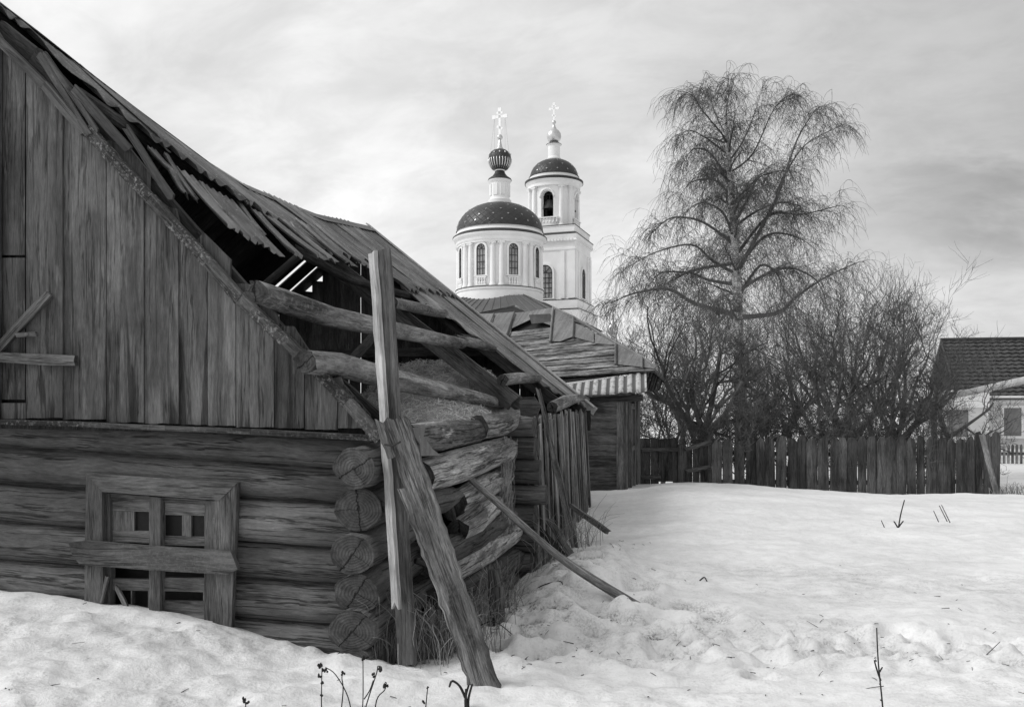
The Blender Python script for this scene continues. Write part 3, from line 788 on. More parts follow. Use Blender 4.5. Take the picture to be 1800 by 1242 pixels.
hang((352, 322), (400, 378), 7.2, 7.0, .05, 2341); hang((418, 355), (462, 412), 7.75, 7.5, .06, 2342); hang((455, 376), (508, 440), 8.05, 7.7, .05, 2343)
hang((512, 392), (548, 440), 8.6, 8.4, .05, 2344); hang((290, 272), (345, 352), 7.0, 6.8, .05, 2345)
hang((264, 262), (300, 300), 6.9, 6.85, .10, 234)
hang((298, 296), (328, 346), 6.85, 6.8, .09, 235)
# left slope: sheeting seen from below, with slits of daylight near the far end
m = MB(240)
v = -.2
while v < 7.5:
    w = .34; gap = -.03 if v < 5.6 else m.r.uniform(.10, .22)
    a = W(-3.2, v+w/2, ridge_z(v)-.03); b = W(-6.75, v+w/2+m.r.uniform(-.03, .03), left_z(-6.75, v)-.03)
    m.board(a, b, V, w, .02, n=6, m=1); v += w+gap
m.build('rear_roof_slope', MT['dark'], barn)
# ridge cap at the far end
m = MB(241)
for i in range(12):
    v0, v1 = -.1+i*.64, -.1+(i+1)*.64+.02
    for s in (1, -1): m.board(W(-3.2+s*.06, v0, ridge_z(v0)+.028-.045+.02), W(-3.2+s*.06, v1, ridge_z(v1)+.003+.0), U*s-Z*.75, .15, .006, n=2, m=1)
m.build('ridge_cap', MT['metal'], barn)
# pale verge strip along the far gable
m = MB(242); pv = [W(u, 7.6, roof_z(u, 7.6)+.05) for u in (-3.25, -2.2, -1.2, -.3, .42)]
for a, b in zip(pv, pv[1:]): m.board(a, b, V, .13, .02, tone=m.r.uniform(-.4, .4), n=3, end=.003, jag=.006)
m.build('verge_strip', MT['verge'], barn)
m = MB(2421); m.board(W(-3.25, 7.66, ridge_z(7.6)-.02), W(.42, 7.66, roof_z(.42, 7.6)-.02), Z, .13, .025, tone=.3); m.build('verge_board', MT['verge'], barn)
# rafters and purlins
def rafter(v, u0, u1, w, seed, drop=.12, mat='rafter', dv=0):
    m = MB(seed); m.board(W(u0, v, roof_z(u0, v)-drop), W(u1, v+dv, roof_z(u1, v)-drop), Z, w, .07, n=8); m.build('rafter', MT[mat], barn)
rafter(4.25, -3.2, -.05, .2, 252, .2); rafter(4.42, -2.4, .1, .16, 257, .2); rafter(6.1, -3.2, .25, .15, 253, mat='dark'); rafter(7.3, -3.2, .3, .14, 254, mat='dark')
for i, (v_, mt_) in enumerate(((4.25, 'dark'), (6.1, 'dark'))):
    m = MB(260+i); m.board(W(-3.2, v_, ridge_z(v_)-.12), W(-6.5, v_, left_z(-6.5, v_)-.12), Z, .15, .07); m.build('rafter', MT[mt_], barn)
def purlin(path, u, rad, seed, mat='purlin', lump=.1):
    pts = [sid(x, y, u) for x, y in path]; free_log(pts, rad, seed, mat, lump, 14, name='purlin')
purlin([(452, 513), (500, 530), (580, 556), (680, 577), (760, 594), (812, 604)], -.62, [.07, .082, .08, .075, .07, .06], 271)
purlin([(540, 636), (600, 642), (680, 664), (760, 682), (840, 700), (925, 722)], -.28, [.075, .085, .085, .08, .07, .05], 272)
purlin([(692, 532), (730, 540), (780, 551)], -1.33, [.06, .07, .06], 273, lump=.25)
purlin([(800, 596), (835, 603), (868, 612)], -.72, [.05, .06, .045], 274, lump=.25)
purlin([(884, 668), (910, 664), (945, 664)], -.16, [.065, .075, .06], 275, lump=.25)
purlin([(970, 716), (995, 705), (1015, 700), (1050, 703)], .22, [.07, .08, .06, .05], 276, lump=.25)
m = MB(277); rb = [(.1, .5), (.5, 1.5), (1.5, 2.5), (2.5, 3.5), (3.5, 5.5), (5.5, 7.4)]
for a, b in rb: m.board(W(-3.2, a, ridge_z(a)-.14), W(-3.2, b, ridge_z(b)-.14), Z, .16, .06, n=2, tone=0, end=.001)
m.build('ridge_beam', MT['dark'], barn)
for i, u in enumerate((-2.45, -1.75, -1.0)):
    m = MB(278+i); v0 = (.2, 2.2, 5.3)[i]; m.tube([W(u, v0+(7.4-v0)*k/4, roof_z(u, v0+(7.4-v0)*k/4)-.08) for k in range(5)], [.05]*5, 8, up=(0, 0, 1)); m.build('purlin', MT['dark'], barn)
# brace in the loft
m = MB(281); m.board(sid(612, 640, -1.3), sid(657, 590, -1.3), U, .09, .04); m.build('loft_brace', MT['rafter'], barn)
# far gable boards
m = MB(282); u = -6.5
while u < .25:
    w = m.r.uniform(.17, .25)
    zt_ = min(roof_z(u+w/2, 7.45) if u > -3.2 else left_z(u+w/2, 7.45), 9)-.1
    if zt_ > 1.5: m.board(W(u+w/2, 7.5+m.r.uniform(0, .01), 1.3), W(u+w/2, 7.5, zt_), U, w-.010*(m.r.random() < .22), .022, n=4)
    u += w+.003
m.build('far_gable_boarding', MT['dark'], barn)
m = MB(283); m.board(W(-6.0, 7.43, 2.5), W(-.8, 7.43, 2.5), Z, .14, .05); m.build('tie_beam', MT['dark'], barn)
# hexagonal eave bracket plank at the end of the wall plate
m = MB(284); P = [sid(x, y, .2) for x, y in [(915, 702), (922, 697), (938, 697), (949, 711), (945, 725), (935, 732), (915, 730)]]
P = [on_plane(x, y, W(0, 3.1, 0), V) for x, y in [(913, 705), (920, 697), (938, 697), (950, 712), (944, 728), (935, 733), (915, 730)]]
m.prism(P, V*.05, U); m.build('plate_end', MT['rafter'], barn)
# remains of the side wall cladding beyond the log section: upright slats on a dark frame
sl_ = random.Random(9); v = 3.75; k = 0
while v < 7.45:
    m = MB(300+k); w = sl_.uniform(.05, .11) if v > 5.6 else sl_.uniform(.08, .13)
    zt_ = roof_z(.3, v)-.08-(sl_.uniform(0, .06)); zb = snow_z(*W(.4, v, 0)[:2])-.15
    if k in (1, 4): zt_ -= .05
    if k in (2, 5): zb += .55
    m.board(W(.30+.03*(k % 2), v, zt_), W(.36+.05*(k % 2), v+sl_.uniform(-.08, .06), zb), V, w, .022, tone=sl_.uniform(-1, 1), end=.04)
    m.build('wall_slat', MT['slats'], barn); v += w+sl_.uniform(.01, .10 if v < 5.6 else .035); k += 1
m = MB(340)
for z in (1.28, .75, .25): m.board(W(.20, 3.6, z), W(.22, 7.45, z+.04), Z, .16, .12)
m.board(W(.22, 3.75, 1.5), W(.25, 3.75, -.3), V, .17, .12); m.board(W(.22, 5.2, 1.55), W(.25, 5.2, -.3), V, .14, .1)
m.build('wall_frame', MT['dark'], barn)
# torn roofing felt folded over the top log
m = MB(341); P = [sid(x, y, .27) for x, y in [(716, 752), (745, 750), (742, 766), (757, 788), (772, 800), (737, 801), (735, 780)]]
m.prism(P, U*.012, Z, .2); m.build('torn_felt', MT['tin'], barn)
# tow hanging out of the corner joint
m = MB(342)
for i in range(160):
    x = m.r.gauss(893, 5); y0 = m.r.uniform(765, 900); l = m.r.uniform(25, 80); p = []
    for q in range(5): p.append(sid(x+m.r.uniform(-3, 3)-(q*.8), y0+l*q/4, .30-.04*abs(m.r.gauss(0, 1))))
    m.twig(p, .003, .002)
m.build('joint_tow', MT['grass'], barn)

# ------------------------------------------------------------------ hay in the loft
def hay_heap(name, label, px, py, u, ru, rv, h, seed, zb=1.38, n=2600):
    r = random.Random(seed); c = sid(px, py, u); c.z = zb; cu, cv_ = uv_of(c.x, c.y)
    m = MB(seed); N = 26; idx = []
    def hz(a, b): q = a*a+b*b; return h*max(0, (1-q))**.7*(1+.25*noise.noise((a*2, b*2, seed)))
    for i in range(N+1):
        row = []
        for j in range(N+1):
            a, b = i/N*2-1, j/N*2-1; row.append(len(m.v)); m.v.append(tuple(W(cu+a*ru, cv_+b*rv, zb+hz(a, b)-.01)))
        idx.append(row)
    for i in range(N):
        for j in range(N): m.face((idx[i][j], idx[i+1][j], idx[i+1][j+1], idx[i][j+1]), None, -2.5)
    for i in range(n):
        a, b = r.uniform(-1, 1), r.uniform(-1, 1)
        if a*a+b*b > 1: continue
        p = W(cu+a*ru, cv_+b*rv, zb+hz(a, b)+.01); d = Vector((r.gauss(0, 1), r.gauss(0, 1), r.gauss(-.1, .45))).normalized()*r.uniform(.06, .18)
        k = Vector((r.uniform(-.04, .04), r.uniform(-.04, .04), r.uniform(0, .05)))
        m.twig([p-d*.5, p+k, p+d*.5], .003, .0022, r.uniform(-2, 3))
    o = m.build(name, MT['hay'], None, W(cu, cv_, zb)); return tag(o, label, 'hay')
hay_heap('hay_heap', 'larger mound of old hay on the loft floor behind the broken rafter', 770, 690, -1.2, 1.15, 1.2, .80, 401, n=4200)
hay_heap('hay_heap', 'loose hay spilling over the top log in front of the taller mound', 765, 735, -.35, .55, 1.5, .24, 402, 1.40)
hay_heap('hay_heap', 'flat dark hay deep in the loft near the slanting brace', 600, 690, -2.4, 1.2, 1.6, .28, 403)

# ------------------------------------------------------------------ props, poles and planks round the corner
def lone(name, mb, mats, label, cat, origin, group=None, **k):
    o = mb.build(name, mats, None, origin, **k); return tag(o, label, cat, group)
po = at(712, 1160, 5.36)
post = thing('prop_post', 'tall sawn post with a pale split strip leaning upright before the barn corner', 'post', po)
m = MB(411); m.board(at(717, 1165, 5.36), at(671, 441, 5.34), Vector((1, .1, 0)), .116, .10, n=16, m=3, tone=.1, jag=.003, end=.006); m.build('post_shaft', MT['post'], post)
m = MB(412); m.board(at(697, 1064, 5.285), at(656, 441, 5.275), Vector((.75, -.6, 0)), .052, .03, n=22, m=2, tone=.5, jag=.006, end=.025); m.build('split_strip', MT['split'], post)
pr = thing('prop_plank', 'long grooved plank pair slanting from the post down into the snow', 'plank', at(858, 1215, 4.88))
m = MB(413); m.board(at(862, 1225, 4.86), at(694, 735, 5.14), Vector((1, -.12, .3)), .15, .035, n=40, m=4, tone=.4, jag=.007, end=.03); m.build('front_board', MT['prop'], pr)
m = MB(414); m.board(at(845, 1222, 4.89), at(712, 850, 5.10), Vector((1, -.12, .3)), .085, .045, n=30, m=2, tone=.9, jag=.009, end=.03); m.build('side_board', MT['prop'], pr)
m = MB(415); m.board(at(690, 800, 5.145), at(672, 737, 5.16), Vector((1, -.12, .3)), .075, .03, n=5, m=2, tone=.0, jag=.006, end=.03); m.build('short_board', MT['prop'], pr)
m = MB(416); m.tube([at(676, 781, 5.10), at(690, 783, 5.08), at(704, 776, 5.06)], [.006]*3, 6); m.build('nail', MT['trimdark'], pr)
def curve(pts, n=14):
    P = [Vector(p) for p in pts]; out = []
    for i in range(len(P)-1):
        a = P[max(i-1, 0)]; b = P[i]; c = P[i+1]; d = P[min(i+2, len(P)-1)]
        for k in range(n):
            t_ = k/n; out.append(.5*((2*b)+(c-a)*t_+(2*a-5*b+4*c-d)*t_*t_+(3*b-a-3*c+d)*t_**3))
    out.append(P[-1]); return out
P = curve([at(820, 836, 7.0), at(880, 888, 7.0), at(955, 955, 6.98), at(1020, 1003, 6.96), at(1122, 1066, 6.98)], 6)
m = MB(417); m.tube(P, [.024+.017*i/(len(P)-1) for i in range(len(P))], 10, .3, 0, .18); lone('bent_pole', m, MT['pole'], 'thin bent peeled pole propped from the log wall onto the snow', 'pole', P[-1], smooth_=True, angle=R(50))
m = MB(418); m.board(at(1016, 985, 9.0), at(946, 682, 8.9), Vector((1, -.1, 0)), .075, .05, tone=.0, taper=.55); lone('leaning_stake', m, MT['prop'], 'tapered stake leaning on the slatted wall beside the barn', 'stake', at(1013, 980, 9.0))
m = MB(419); m.board(at(1003, 888, 10.4), at(1070, 935, 9.9), Vector((0, .3, 1)), .055, .05, tone=-.4); lone('short_beam', m, MT['prop'], 'short square beam sticking out over the snow by the slatted wall', 'beam', at(1003, 888, 10.4))
m = MB(420); m.board(at(966, 914, 9.0), at(1006, 978, 8.8), Vector((.6, .2, .4)), .07, .04, tone=-.3); lone('fallen_board', m, MT['prop'], 'short dark board fallen slantwise at the foot of the slatted wall', 'board', at(1003, 975, 8.8))
m = MB(421); m.board(at(950, 930, 8.9), at(990, 975, 8.7), Vector((.6, .2, .4)), .05, .03, tone=-.8); lone('fallen_board', m, MT['dark'], 'blackened narrow board lying left of the other fallen board', 'board', at(988, 972, 8.7))
m = MB(422); m.tube(curve([at(730, 985, 5.9), at(760, 1000, 6.0), at(858, 1085, 6.15), at(866, 1140, 6.2)][0:2]+[at(800, 1040, 6.1)], 4), [.02]*9, 7); lone('fallen_stick', m, MT['dark'], 'dark stick lying in the dry grass by the side wall', 'stick', at(800, 1040, 6.1), smooth_=True)
# rotten stump at the foot of the side wall
m = MB(423); b0 = at(872, 1095, 6.35); m.tube([b0-Z*.15, b0+Z*.12, b0+Z*.28+U*.0, b0+Z*.40-U*.02], [.075, .065, .06, .045], 12, -.5, 0, .35); lone('rotten_post_stub', m, [MT['log']], 'rotten ragged post stub among the dry grass by the side wall', 'stump', b0, smooth_=True)

# ------------------------------------------------------------------ dry grass, weeds
def grass_clump(name, label, pts, n, hmin, hmax, seed, spread=.12, lean=.35, r0=.0028):
    r = random.Random(seed); m = MB(seed)
    for i in range(n):
        b = Vector(r.choice(pts)); b = b+Vector((r.gauss(0, spread), r.gauss(0, spread), 0)); b.z = snow_z(b.x, b.y)-.03
        h = r.uniform(hmin, hmax); a = r.uniform(0, 2*PI); l = r.uniform(0, lean)*h; d = Vector((math.cos(a), math.sin(a), 0)); p = []
        k = r.uniform(.2, .9)
        for q in range(6):
            t_ = q/5; p.append(b+Z*(h*(t_-k*.45*t_**3))+d*l*t_**1.8+Vector((r.gauss(0, .006), r.gauss(0, .006), 0)))
        m.twig(p, r0, r0*.5, r.uniform(-2.5, 3))
    b = Vector(pts[0]); o = m.build(name, MT['grass'], None, (b.x, b.y, snow_z(b.x, b.y))); return tag(o, label, 'dry grass', None, 'stuff')
g1 = [at(780, 1130, 5.7), at(800, 1120, 5.85), at(820, 1105, 6.0), at(765, 1140, 5.6), at(750, 1145, 5.55)]
grass_clump('dry_grass', 'tangle of tall dry grass at the foot of the log side wall', g1, 620, .18, .58, 431, .11, .6)
g2 = [at(840, 1080, 6.3), at(860, 1060, 6.7), at(870, 1045, 7.0)]
grass_clump('dry_grass', 'sparser dry grass along the middle of the log side wall', g2, 320, .2, .6, 432, .1, .6)
g3 = [at(985, 975, 8.9), at(1000, 960, 9.2), at(1010, 935, 9.8), at(975, 985, 8.7), at(1025, 930, 9.9)]
grass_clump('dry_grass', 'thin arching dry stems round the fallen boards', g3, 110, .25, .75, 433, .16, .9, .003)
g4 = [at(690, 1130, 5.45), at(672, 1125, 5.42), at(705, 1135, 5.5)]
grass_clump('dry_grass', 'few dry blades standing between log ends and post', g4, 46, .2, .7, 434, .05, .35)
g5 = [at(1745, 862, 17.4), at(1765, 862, 17.6), at(1785, 860, 18)]
grass_clump('dry_grass', 'rough dry grass at the right end of the dark fence', g5, 260, .15, .5, 435, .4, .5, .006)

def flower(pts, heads, label, seed, Y, group=None, r=.0034, name='dried_flower'):
    """pts px path from below the frame up, heads px positions"""
    m = MB(seed); rr = m.r
    for path in pts:
        P = curve([at(x, y, Y+rr.uniform(-.03, .03)) for x, y in path], 5); m.tube(P, [r*(1-.35*i/len(P)) for i in range(len(P))], 6, rr.uniform(-1, 1))
    b = at(*pts[0][0], Y)
    o = m.build(name, MT['weed'], None, b)
    tag(o, label, 'dried flower' if name == 'dried_flower' else 'weed stem', group)
    for x, y, s in heads:
        h = MB(seed+int(x)); c = at(x, y, Y)
        for k in range(5):
            d = Vector((rr.gauss(0, 1), rr.gauss(0, 1), rr.gauss(0, 1))).normalized()*s*.0028*.55
            e = c+d; h.tube([e-Z*.0028*s*.5, e-Z*.0028*s*.2, e+Z*.0028*s*.25, e+Z*.0028*s*.5+d*.4], [.0005, .0028*s*.42, .0028*s*.36, .0006], 6, rr.uniform(-1, 1), 0, .3)
        h.build('seed_head', MT['weed'], o, smooth_=True)
    return o
FG = 'dried flower stalks in the snow at the bottom edge'
flower([[(566, 1275), (565, 1230), (566, 1172)]], [(562, 1170, 6), (570, 1178, 5), (561, 1188, 5), (566, 1200, 4), (565, 1222, 3.5)], 'leftmost dried stalk with knobbly seed heads up its stem', 441, 4.32, FG)
flower([[(622, 1280), (612, 1225), (590, 1185), (572, 1172)]], [(574, 1178, 5)], 'dried stalk arching left to touch the leftmost stalk', 442, 4.36, FG)
flower([[(596, 1280), (603, 1215), (601, 1190), (604, 1180)]], [(603, 1183, 5)], 'short dried stalk with one drooping bud beside the arching one', 443, 4.34, FG)
flower([[(634, 1285), (638, 1230), (638, 1158)]], [(638, 1156, 5)], 'tallest straight dried stalk with a small flat top', 444, 4.33, FG)
flower([[(630, 1285), (648, 1225), (662, 1182), (664, 1170), (668, 1172)], [(640, 1228), (650, 1212), (656, 1195)]], [(667, 1176, 6), (657, 1186, 5)], 'forked dried stalk with nodding buds right of the tallest', 445, 4.3, FG)
flower([[(655, 1285), (662, 1230), (676, 1212), (679, 1200), (677, 1198)]], [(678, 1206, 6)], 'rightmost dried stalk bending under one pointed bud', 446, 4.34, FG)
flower([[(432, 1285), (432, 1245), (431, 1228)]], [(428, 1230, 6), (435, 1233, 5)], 'dark seed tuft just showing left of the flower group', 447, 4.35)
flower([[(745, 1280), (750, 1225), (752, 1205)]], [(752, 1208, 3), (746, 1232, 5)], 'small beaded stalk between the flower group and the slanting plank', 448, 4.4)
flower([[(10, 1280), (12, 1235), (14, 1215), (22, 1212)], [(20, 1280), (32, 1232), (38, 1218)]], [(14, 1216, 9), (36, 1220, 6), (30, 1230, 6)], 'dark crumpled weed in the bottom left corner', 449, 4.4)
flower([[(822, 1275), (818, 1230), (824, 1203)], [(818, 1225), (808, 1205), (795, 1196), (790, 1206)], [(826, 1270), (823, 1232), (830, 1202)], [(828, 1270), (820, 1235), (819, 1210)]], [], 'broken weed stump with one bent blade beside the plank foot', 450, 4.55, None, .008, 'weed_stem')
flower([[(1556, 1300), (1551, 1235), (1544, 1165), (1541, 1103)], [(1548, 1195), (1541, 1175), (1537, 1160)], [(1546, 1180), (1551, 1172)]], [(1540, 1160, 2.5), (1546, 1200, 2.5), (1549, 1230, 2.5)], 'tall thin bare twig rising from the snow at lower right', 451, 4.5, None, .005, 'weed_stem')
flower([[(1578, 936), (1583, 905), (1590, 878)], [(1580, 930), (1573, 918), (1571, 916)], [(1580, 925), (1588, 915)]], [], 'small branching sprig in the middle of the far snow', 452, 10.9, None, .010, 'weed_stem')
flower([[(1558, 934), (1549, 914)]], [], 'single slanted straw left of the branching sprig', 453, 10.9, None, .007, 'weed_stem')
flower([[(1650, 917), (1641, 897)], [(1665, 916), (1651, 888)], [(1670, 918), (1655, 887)]], [], 'three parallel slanted straws right of the branching sprig', 454, 11.4, None, .007, 'weed_stem')
flower([[(1732, 1152), (1758, 1127)]], [], 'slanting straw at the right edge of the trodden snow', 455, 5.5, None, .003, 'weed_stem')
flower([[(1230, 1020), (1238, 1014), (1243, 1022)]], [], 'tiny bent twig end poking from the open snow', 456, 7.9, None, .008, 'weed_stem')
flower([[(930, 1050), (950, 1030), (985, 1021), (988, 1036)], [(960, 1028), (962, 1036)], [(972, 1024), (974, 1036)], [(980, 1022), (981, 1038)], [(945, 1034), (947, 1040)]], [], 'arched grass stem fringed with dead blades over a snow hole', 457, 7.1, None, .006, 'weed_stem')
m = MB(458); c = at(946, 1049, 7.12)
for i in range(26):
    d = Vector((m.r.gauss(0, 1), m.r.gauss(0, .6), abs(m.r.gauss(.2, .5)))).normalized(); m.twig([c, c+d*.05, c+d*m.r.uniform(.06, .13)-Z*.02], .006, .003, m.r.uniform(-2, 1))
lone('dead_leaf_tuft', m, MT['weed'], 'dark dead leaf tuft lying in the snow hole', 'leaf tuft', c)
flower([[(845, 1098), (870, 1092), (905, 1118)]], [], 'bowed stem bending over the snow beside the slanting plank', 459, 5.9, None, .004, 'weed_stem')

m = MB(470); lr = m.r
for i in range(420):
    q = lr.random()
    if q < .45: x, y = lr.uniform(-.3, 6), 5.75+lr.gauss(0, .45)
    elif q < .8: p_ = W(.5+abs(lr.gauss(0, .5)), lr.uniform(-.4, 5), 0); x, y = p_.x, p_.y
    else: y = lr.uniform(4.4, 9); x = lr.uniform(-.6, .62)*y
    u_, v_ = uv_of(x, y)
    if v_ > -.2 and u_ < .35: continue
    c = Vector((x, y, snow_z(x, y)+.003)); a_ = lr.uniform(0, PI); l_ = lr.uniform(.008, .03)*(1 if lr.random() < .85 else 3); d = Vector((math.cos(a_), math.sin(a_), lr.gauss(0, .25)))*l_
    m.twig([c-d, c+Z*.002, c+d], lr.uniform(.0015, .004), .0015, lr.uniform(-2, 2))
o = m.build('snow_litter', MT['weed'], None, (1, 6, 0)); tag(o, 'dark bits of bark and straw scattered over the trodden snow', 'litter', None, 'stuff')
# ------------------------------------------------------------------ plank-roofed shed behind the barn
so_ = W(-1.0, 10, 0)
shed = thing('plank_shed', 'low weathered shed with hipped plank roof and tin patches behind the barn', 'shed', so_)
A = at(1150, 646, 13.3); B = at(905, 534, 16.9); D = at(890, 690, 14.7)
RN = (B-A).cross(D-A).normalized()
if RN.y > 0: RN = -RN
def rp(px, py, h=0): return on_plane(px, py, A+RN*h, RN)
m = MB(501)
m.board(W(-3.2, 8.8, .0), W(-3.2, 8.8, .01), U, .01, .01, n=2)
zb = -.35; nb = 11
for i in range(nb):
    z0 = zb+i*(2.2/nb); m.board(W(-2.8, 8.82+m.r.uniform(-.006, .006), z0+.1), W(.70, 8.8+m.r.uniform(-.006, .006), z0+.1), Z, .205, .04, n=8, tone=m.r.uniform(-.8, .8))
m.build('front_wall', MT['shedwall'], shed)
m = MB(502)
for i in range(7):
    v0 = 8.86+i*.42; m.board(W(.74, v0+.2, -.4), W(.74, v0+.2, 1.9), V, .40, .03, n=4, tone=m.r.uniform(-.6, .6))
m.build('side_wall', MT['shedwall'], shed)
m = MB(503); m.board(W(.70, 8.78, -.4), W(.70, 8.78, 1.95), U, .14, .05, tone=.4); m.board(W(.78, 8.84, -.4), W(.78, 8.84, 1.95), V, .12, .05, tone=.4); m.build('corner_board', MT['shedwall'], shed)
dm = MB(504); dm.board(W(.80, 9.35, -.3), W(.80, 9.35, 1.62), V, .62, .04, n=4, tone=.3); door = dm.build('shed_door', MT['shedwall'], shed)
m = MB(505)
for v_ in (9.02, 9.68): m.board(W(.83, v_, -.3), W(.83, v_, 1.7), V, .09, .05, tone=.9)
m.board(W(.83, 8.98, 1.66), W(.83, 9.72, 1.66), Z, .09, .05, tone=.9); m.board(W(.83, 9.06, .95), W(.83, 9.64, .95), Z, .07, .03, tone=.9); m.build('door_frame', MT['casing'], shed)
m = MB(506); m.board(W(.86, 10.2, -.4), W(.86, 10.2, 1.9), V, .55, .03, tone=.1); m.build('wide_board', MT['shedwall'], shed)
# roof: decking, weathered boards with gaps, tin patches, hip
m = MB(507); E3 = at(1152, 648, 13.35)
P = [rp(x, y, -.05) for x, y in [(790, 700), (1146, 652), (906, 538), (800, 560)]]; m.prism(P, RN*.02, U, -.8); m.build('roof_deck', MT['darkroom'], shed)  # deck coloured near black to draw the shadow lines between boards
def hip_x(y0, sl):
    for x in range(980, 1160):
        if y0+sl*(x-900) < lerp(x, [(972, 540), (1010, 560), (1083, 604), (1130, 629), (1152, 647)]): return x-2
    return 1150
for i in range(9):
    m = MB(510+i); y0 = 588+9.4*i+m.r.uniform(-.5, .5); sl = -.115+.006*i; xe = hip_x(y0, sl)+m.r.uniform(-5, 3)
    p0 = rp(862, y0-sl*38, .03); p1 = rp(xe, y0+sl*(xe-900), .03); q0 = rp(862, y0+9.4-sl*38, .03); mid = rp(1000, y0+sl*100, 0); mid2 = rp(1000, y0+9.4+(sl+.006)*100, 0)
    up = RN.cross((p1-p0).normalized()); up = -up if up.z < 0 else up; pw = abs((mid2-mid).dot(up))
    m.board(p0, p1, up+RN*.06, pw*.80, .03, n=16, m=3, tone=m.r.uniform(-.8, .8), jag=.008, end=.04); m.build('roof_board', MT['shedroof'], shed)
def tin(P, h, seed, mat='tin', th=.006, tone=None):
    m = MB(seed); m.prism([rp(x, y, .055+(h-.055)*.35) for x, y in P], RN*th, Z, tone); m.build('tin_patch', MT[mat], shed)
tin([(815, 572), (830, 552), (868, 551), (868, 590), (850, 592)], .06, 530, tone=.2)
tin([(869, 551), (904, 548), (898, 585), (885, 606), (868, 590)], .075, 531, tone=-.4)
tin([(903, 550), (935, 547), (936, 560), (900, 577)], .065, 532, tone=.1)
tin([(936, 546), (972, 541), (1008, 557), (968, 572), (936, 560)], .07, 533, tone=-.1)
tin([(968, 569), (1008, 558), (1006, 592), (985, 600), (966, 600)], .09, 534, tone=.3)
tin([(1008, 566), (1044, 583), (1044, 602), (1008, 592)], .062, 535, tone=-.2)
tin([(1046, 586), (1082, 602), (1082, 606), (1046, 604)], .06, 536, tone=.4)
tin([(1082, 604), (1128, 627), (1128, 645), (1082, 640)], .08, 537, tone=-.1)
tin([(1128, 627), (1152, 645), (1150, 648), (1128, 645)], .07, 538, tone=.1)
m = MB(539); m.prism([rp(930, 554, .16), rp(968, 552, .14), rp(972, 566, .05), rp(935, 570, .06)], RN*.012, Z, -.3); m.build('loose_tin', MT['tindark'], shed)
for i, (a, b) in enumerate((((868, 551), (850, 592)), ((904, 548), (884, 606)), ((1008, 557), (1006, 593)), ((972, 541), (967, 600)), ((1128, 627), (1128, 646)), ((1082, 603), (1082, 640)))):
    m = MB(540+i); p0 = rp(*a, .1); p1 = rp(*b, .1); m.tube([p0, (p0+p1)/2, p1], [.02]*3, 6); m.build('tin_seam', MT['tin'], shed)
hb = [(972, 540), (1010, 558), (1083, 603), (1130, 628), (1153, 646)]
m = MB(548); m.tube([rp(x, y, .06) for x, y in hb], [.025]*5, 6); m.build('hip_roll', MT['tin'], shed)
# the other two roof slopes falling away from the hip
m = MB(549); Bq = rp(906, 536); Aq = rp(1152, 647); far = W(1.15, 14.5, 2.25); farB = W(-1.6, 12.6, Bq.z)
m.prism([Aq, far, farB, Bq], Vector((-.02, .02, -.03)), V, -.5); m.prism([rp(790, 560), Bq, farB, W(-4, 13.5, 2.2)], Vector((0, .02, -.03)), U, -.5); m.build('rear_roof', MT['shedroof'], shed)
for i in range(8):
    m = MB(5500+i); v_ = 8.5+i*.7; m.board(W(1.02, v_, 2.02+m.r.uniform(-.06, .02)), W(1.12, v_, 2.3), V, .3, .03, tone=m.r.uniform(-1, 1)); m.build('eave_board', MT['dark'], shed)
# striped corrugated skirt along the eave
m = MB(551); r0, r1 = at(990, 676, 13.72), at(1136, 655, 13.35); q0, q1 = at(985, 697, 13.3), at(1137, 688, 12.95); L = (r1-r0).length; nv = 120; idx = []
for i in range(nv+1):
    s = i/nv; row = []
    for j in range(4):
        p = (r0+(r1-r0)*s)*(1-j/3)+(q0+(q1-q0)*s)*(j/3); k = s*L/.135
        row.append(len(m.v)); m.v.append(tuple(p+Vector((0, -.55, .83))*.012*math.cos(2*PI*k)+Z*m.r.uniform(-.003, .003)))
    idx.append(row)
for i in range(nv):
    for j in range(3): m.face((idx[i][j], idx[i][j+1], idx[i+1][j+1], idx[i+1][j])[::-1], [(j*.12, i/nv*L/.135), (j*.12+.12, i/nv*L/.135), (j*.12+.12, (i+1)/nv*L/.135), (j*.12, (i+1)/nv*L/.135)][::-1], 0)
g = NT('eave skirt sheet'); x_, y_ = g.uvxy()
k_ = g.rng(g.M('COSINE', g.M('MULTIPLY', y_, 2*PI)), -.5, .25, 0, 1); nn = g.noise(g.obj(), 12, 5, .7)
kk = g.M('MULTIPLY', k_, g.rng(nn, .36, .5, .25, 1))
g.gray(g.M('ADD', g.M('MULTIPLY', kk, .38), .10)); g.rough(.8)
o = m.build('eave_skirt', g.m, shed, smooth_=True); md = o.modifiers.new('thickness', 'SOLIDIFY'); md.thickness = .008; md.offset = 0
m = MB(552); m.tube([at(1130, 699, 13.3), at(1060, 702, 13.45), at(985, 706, 13.6)], [.05]*3, 8); m.build('eave_beam', MT['rafter'], shed)

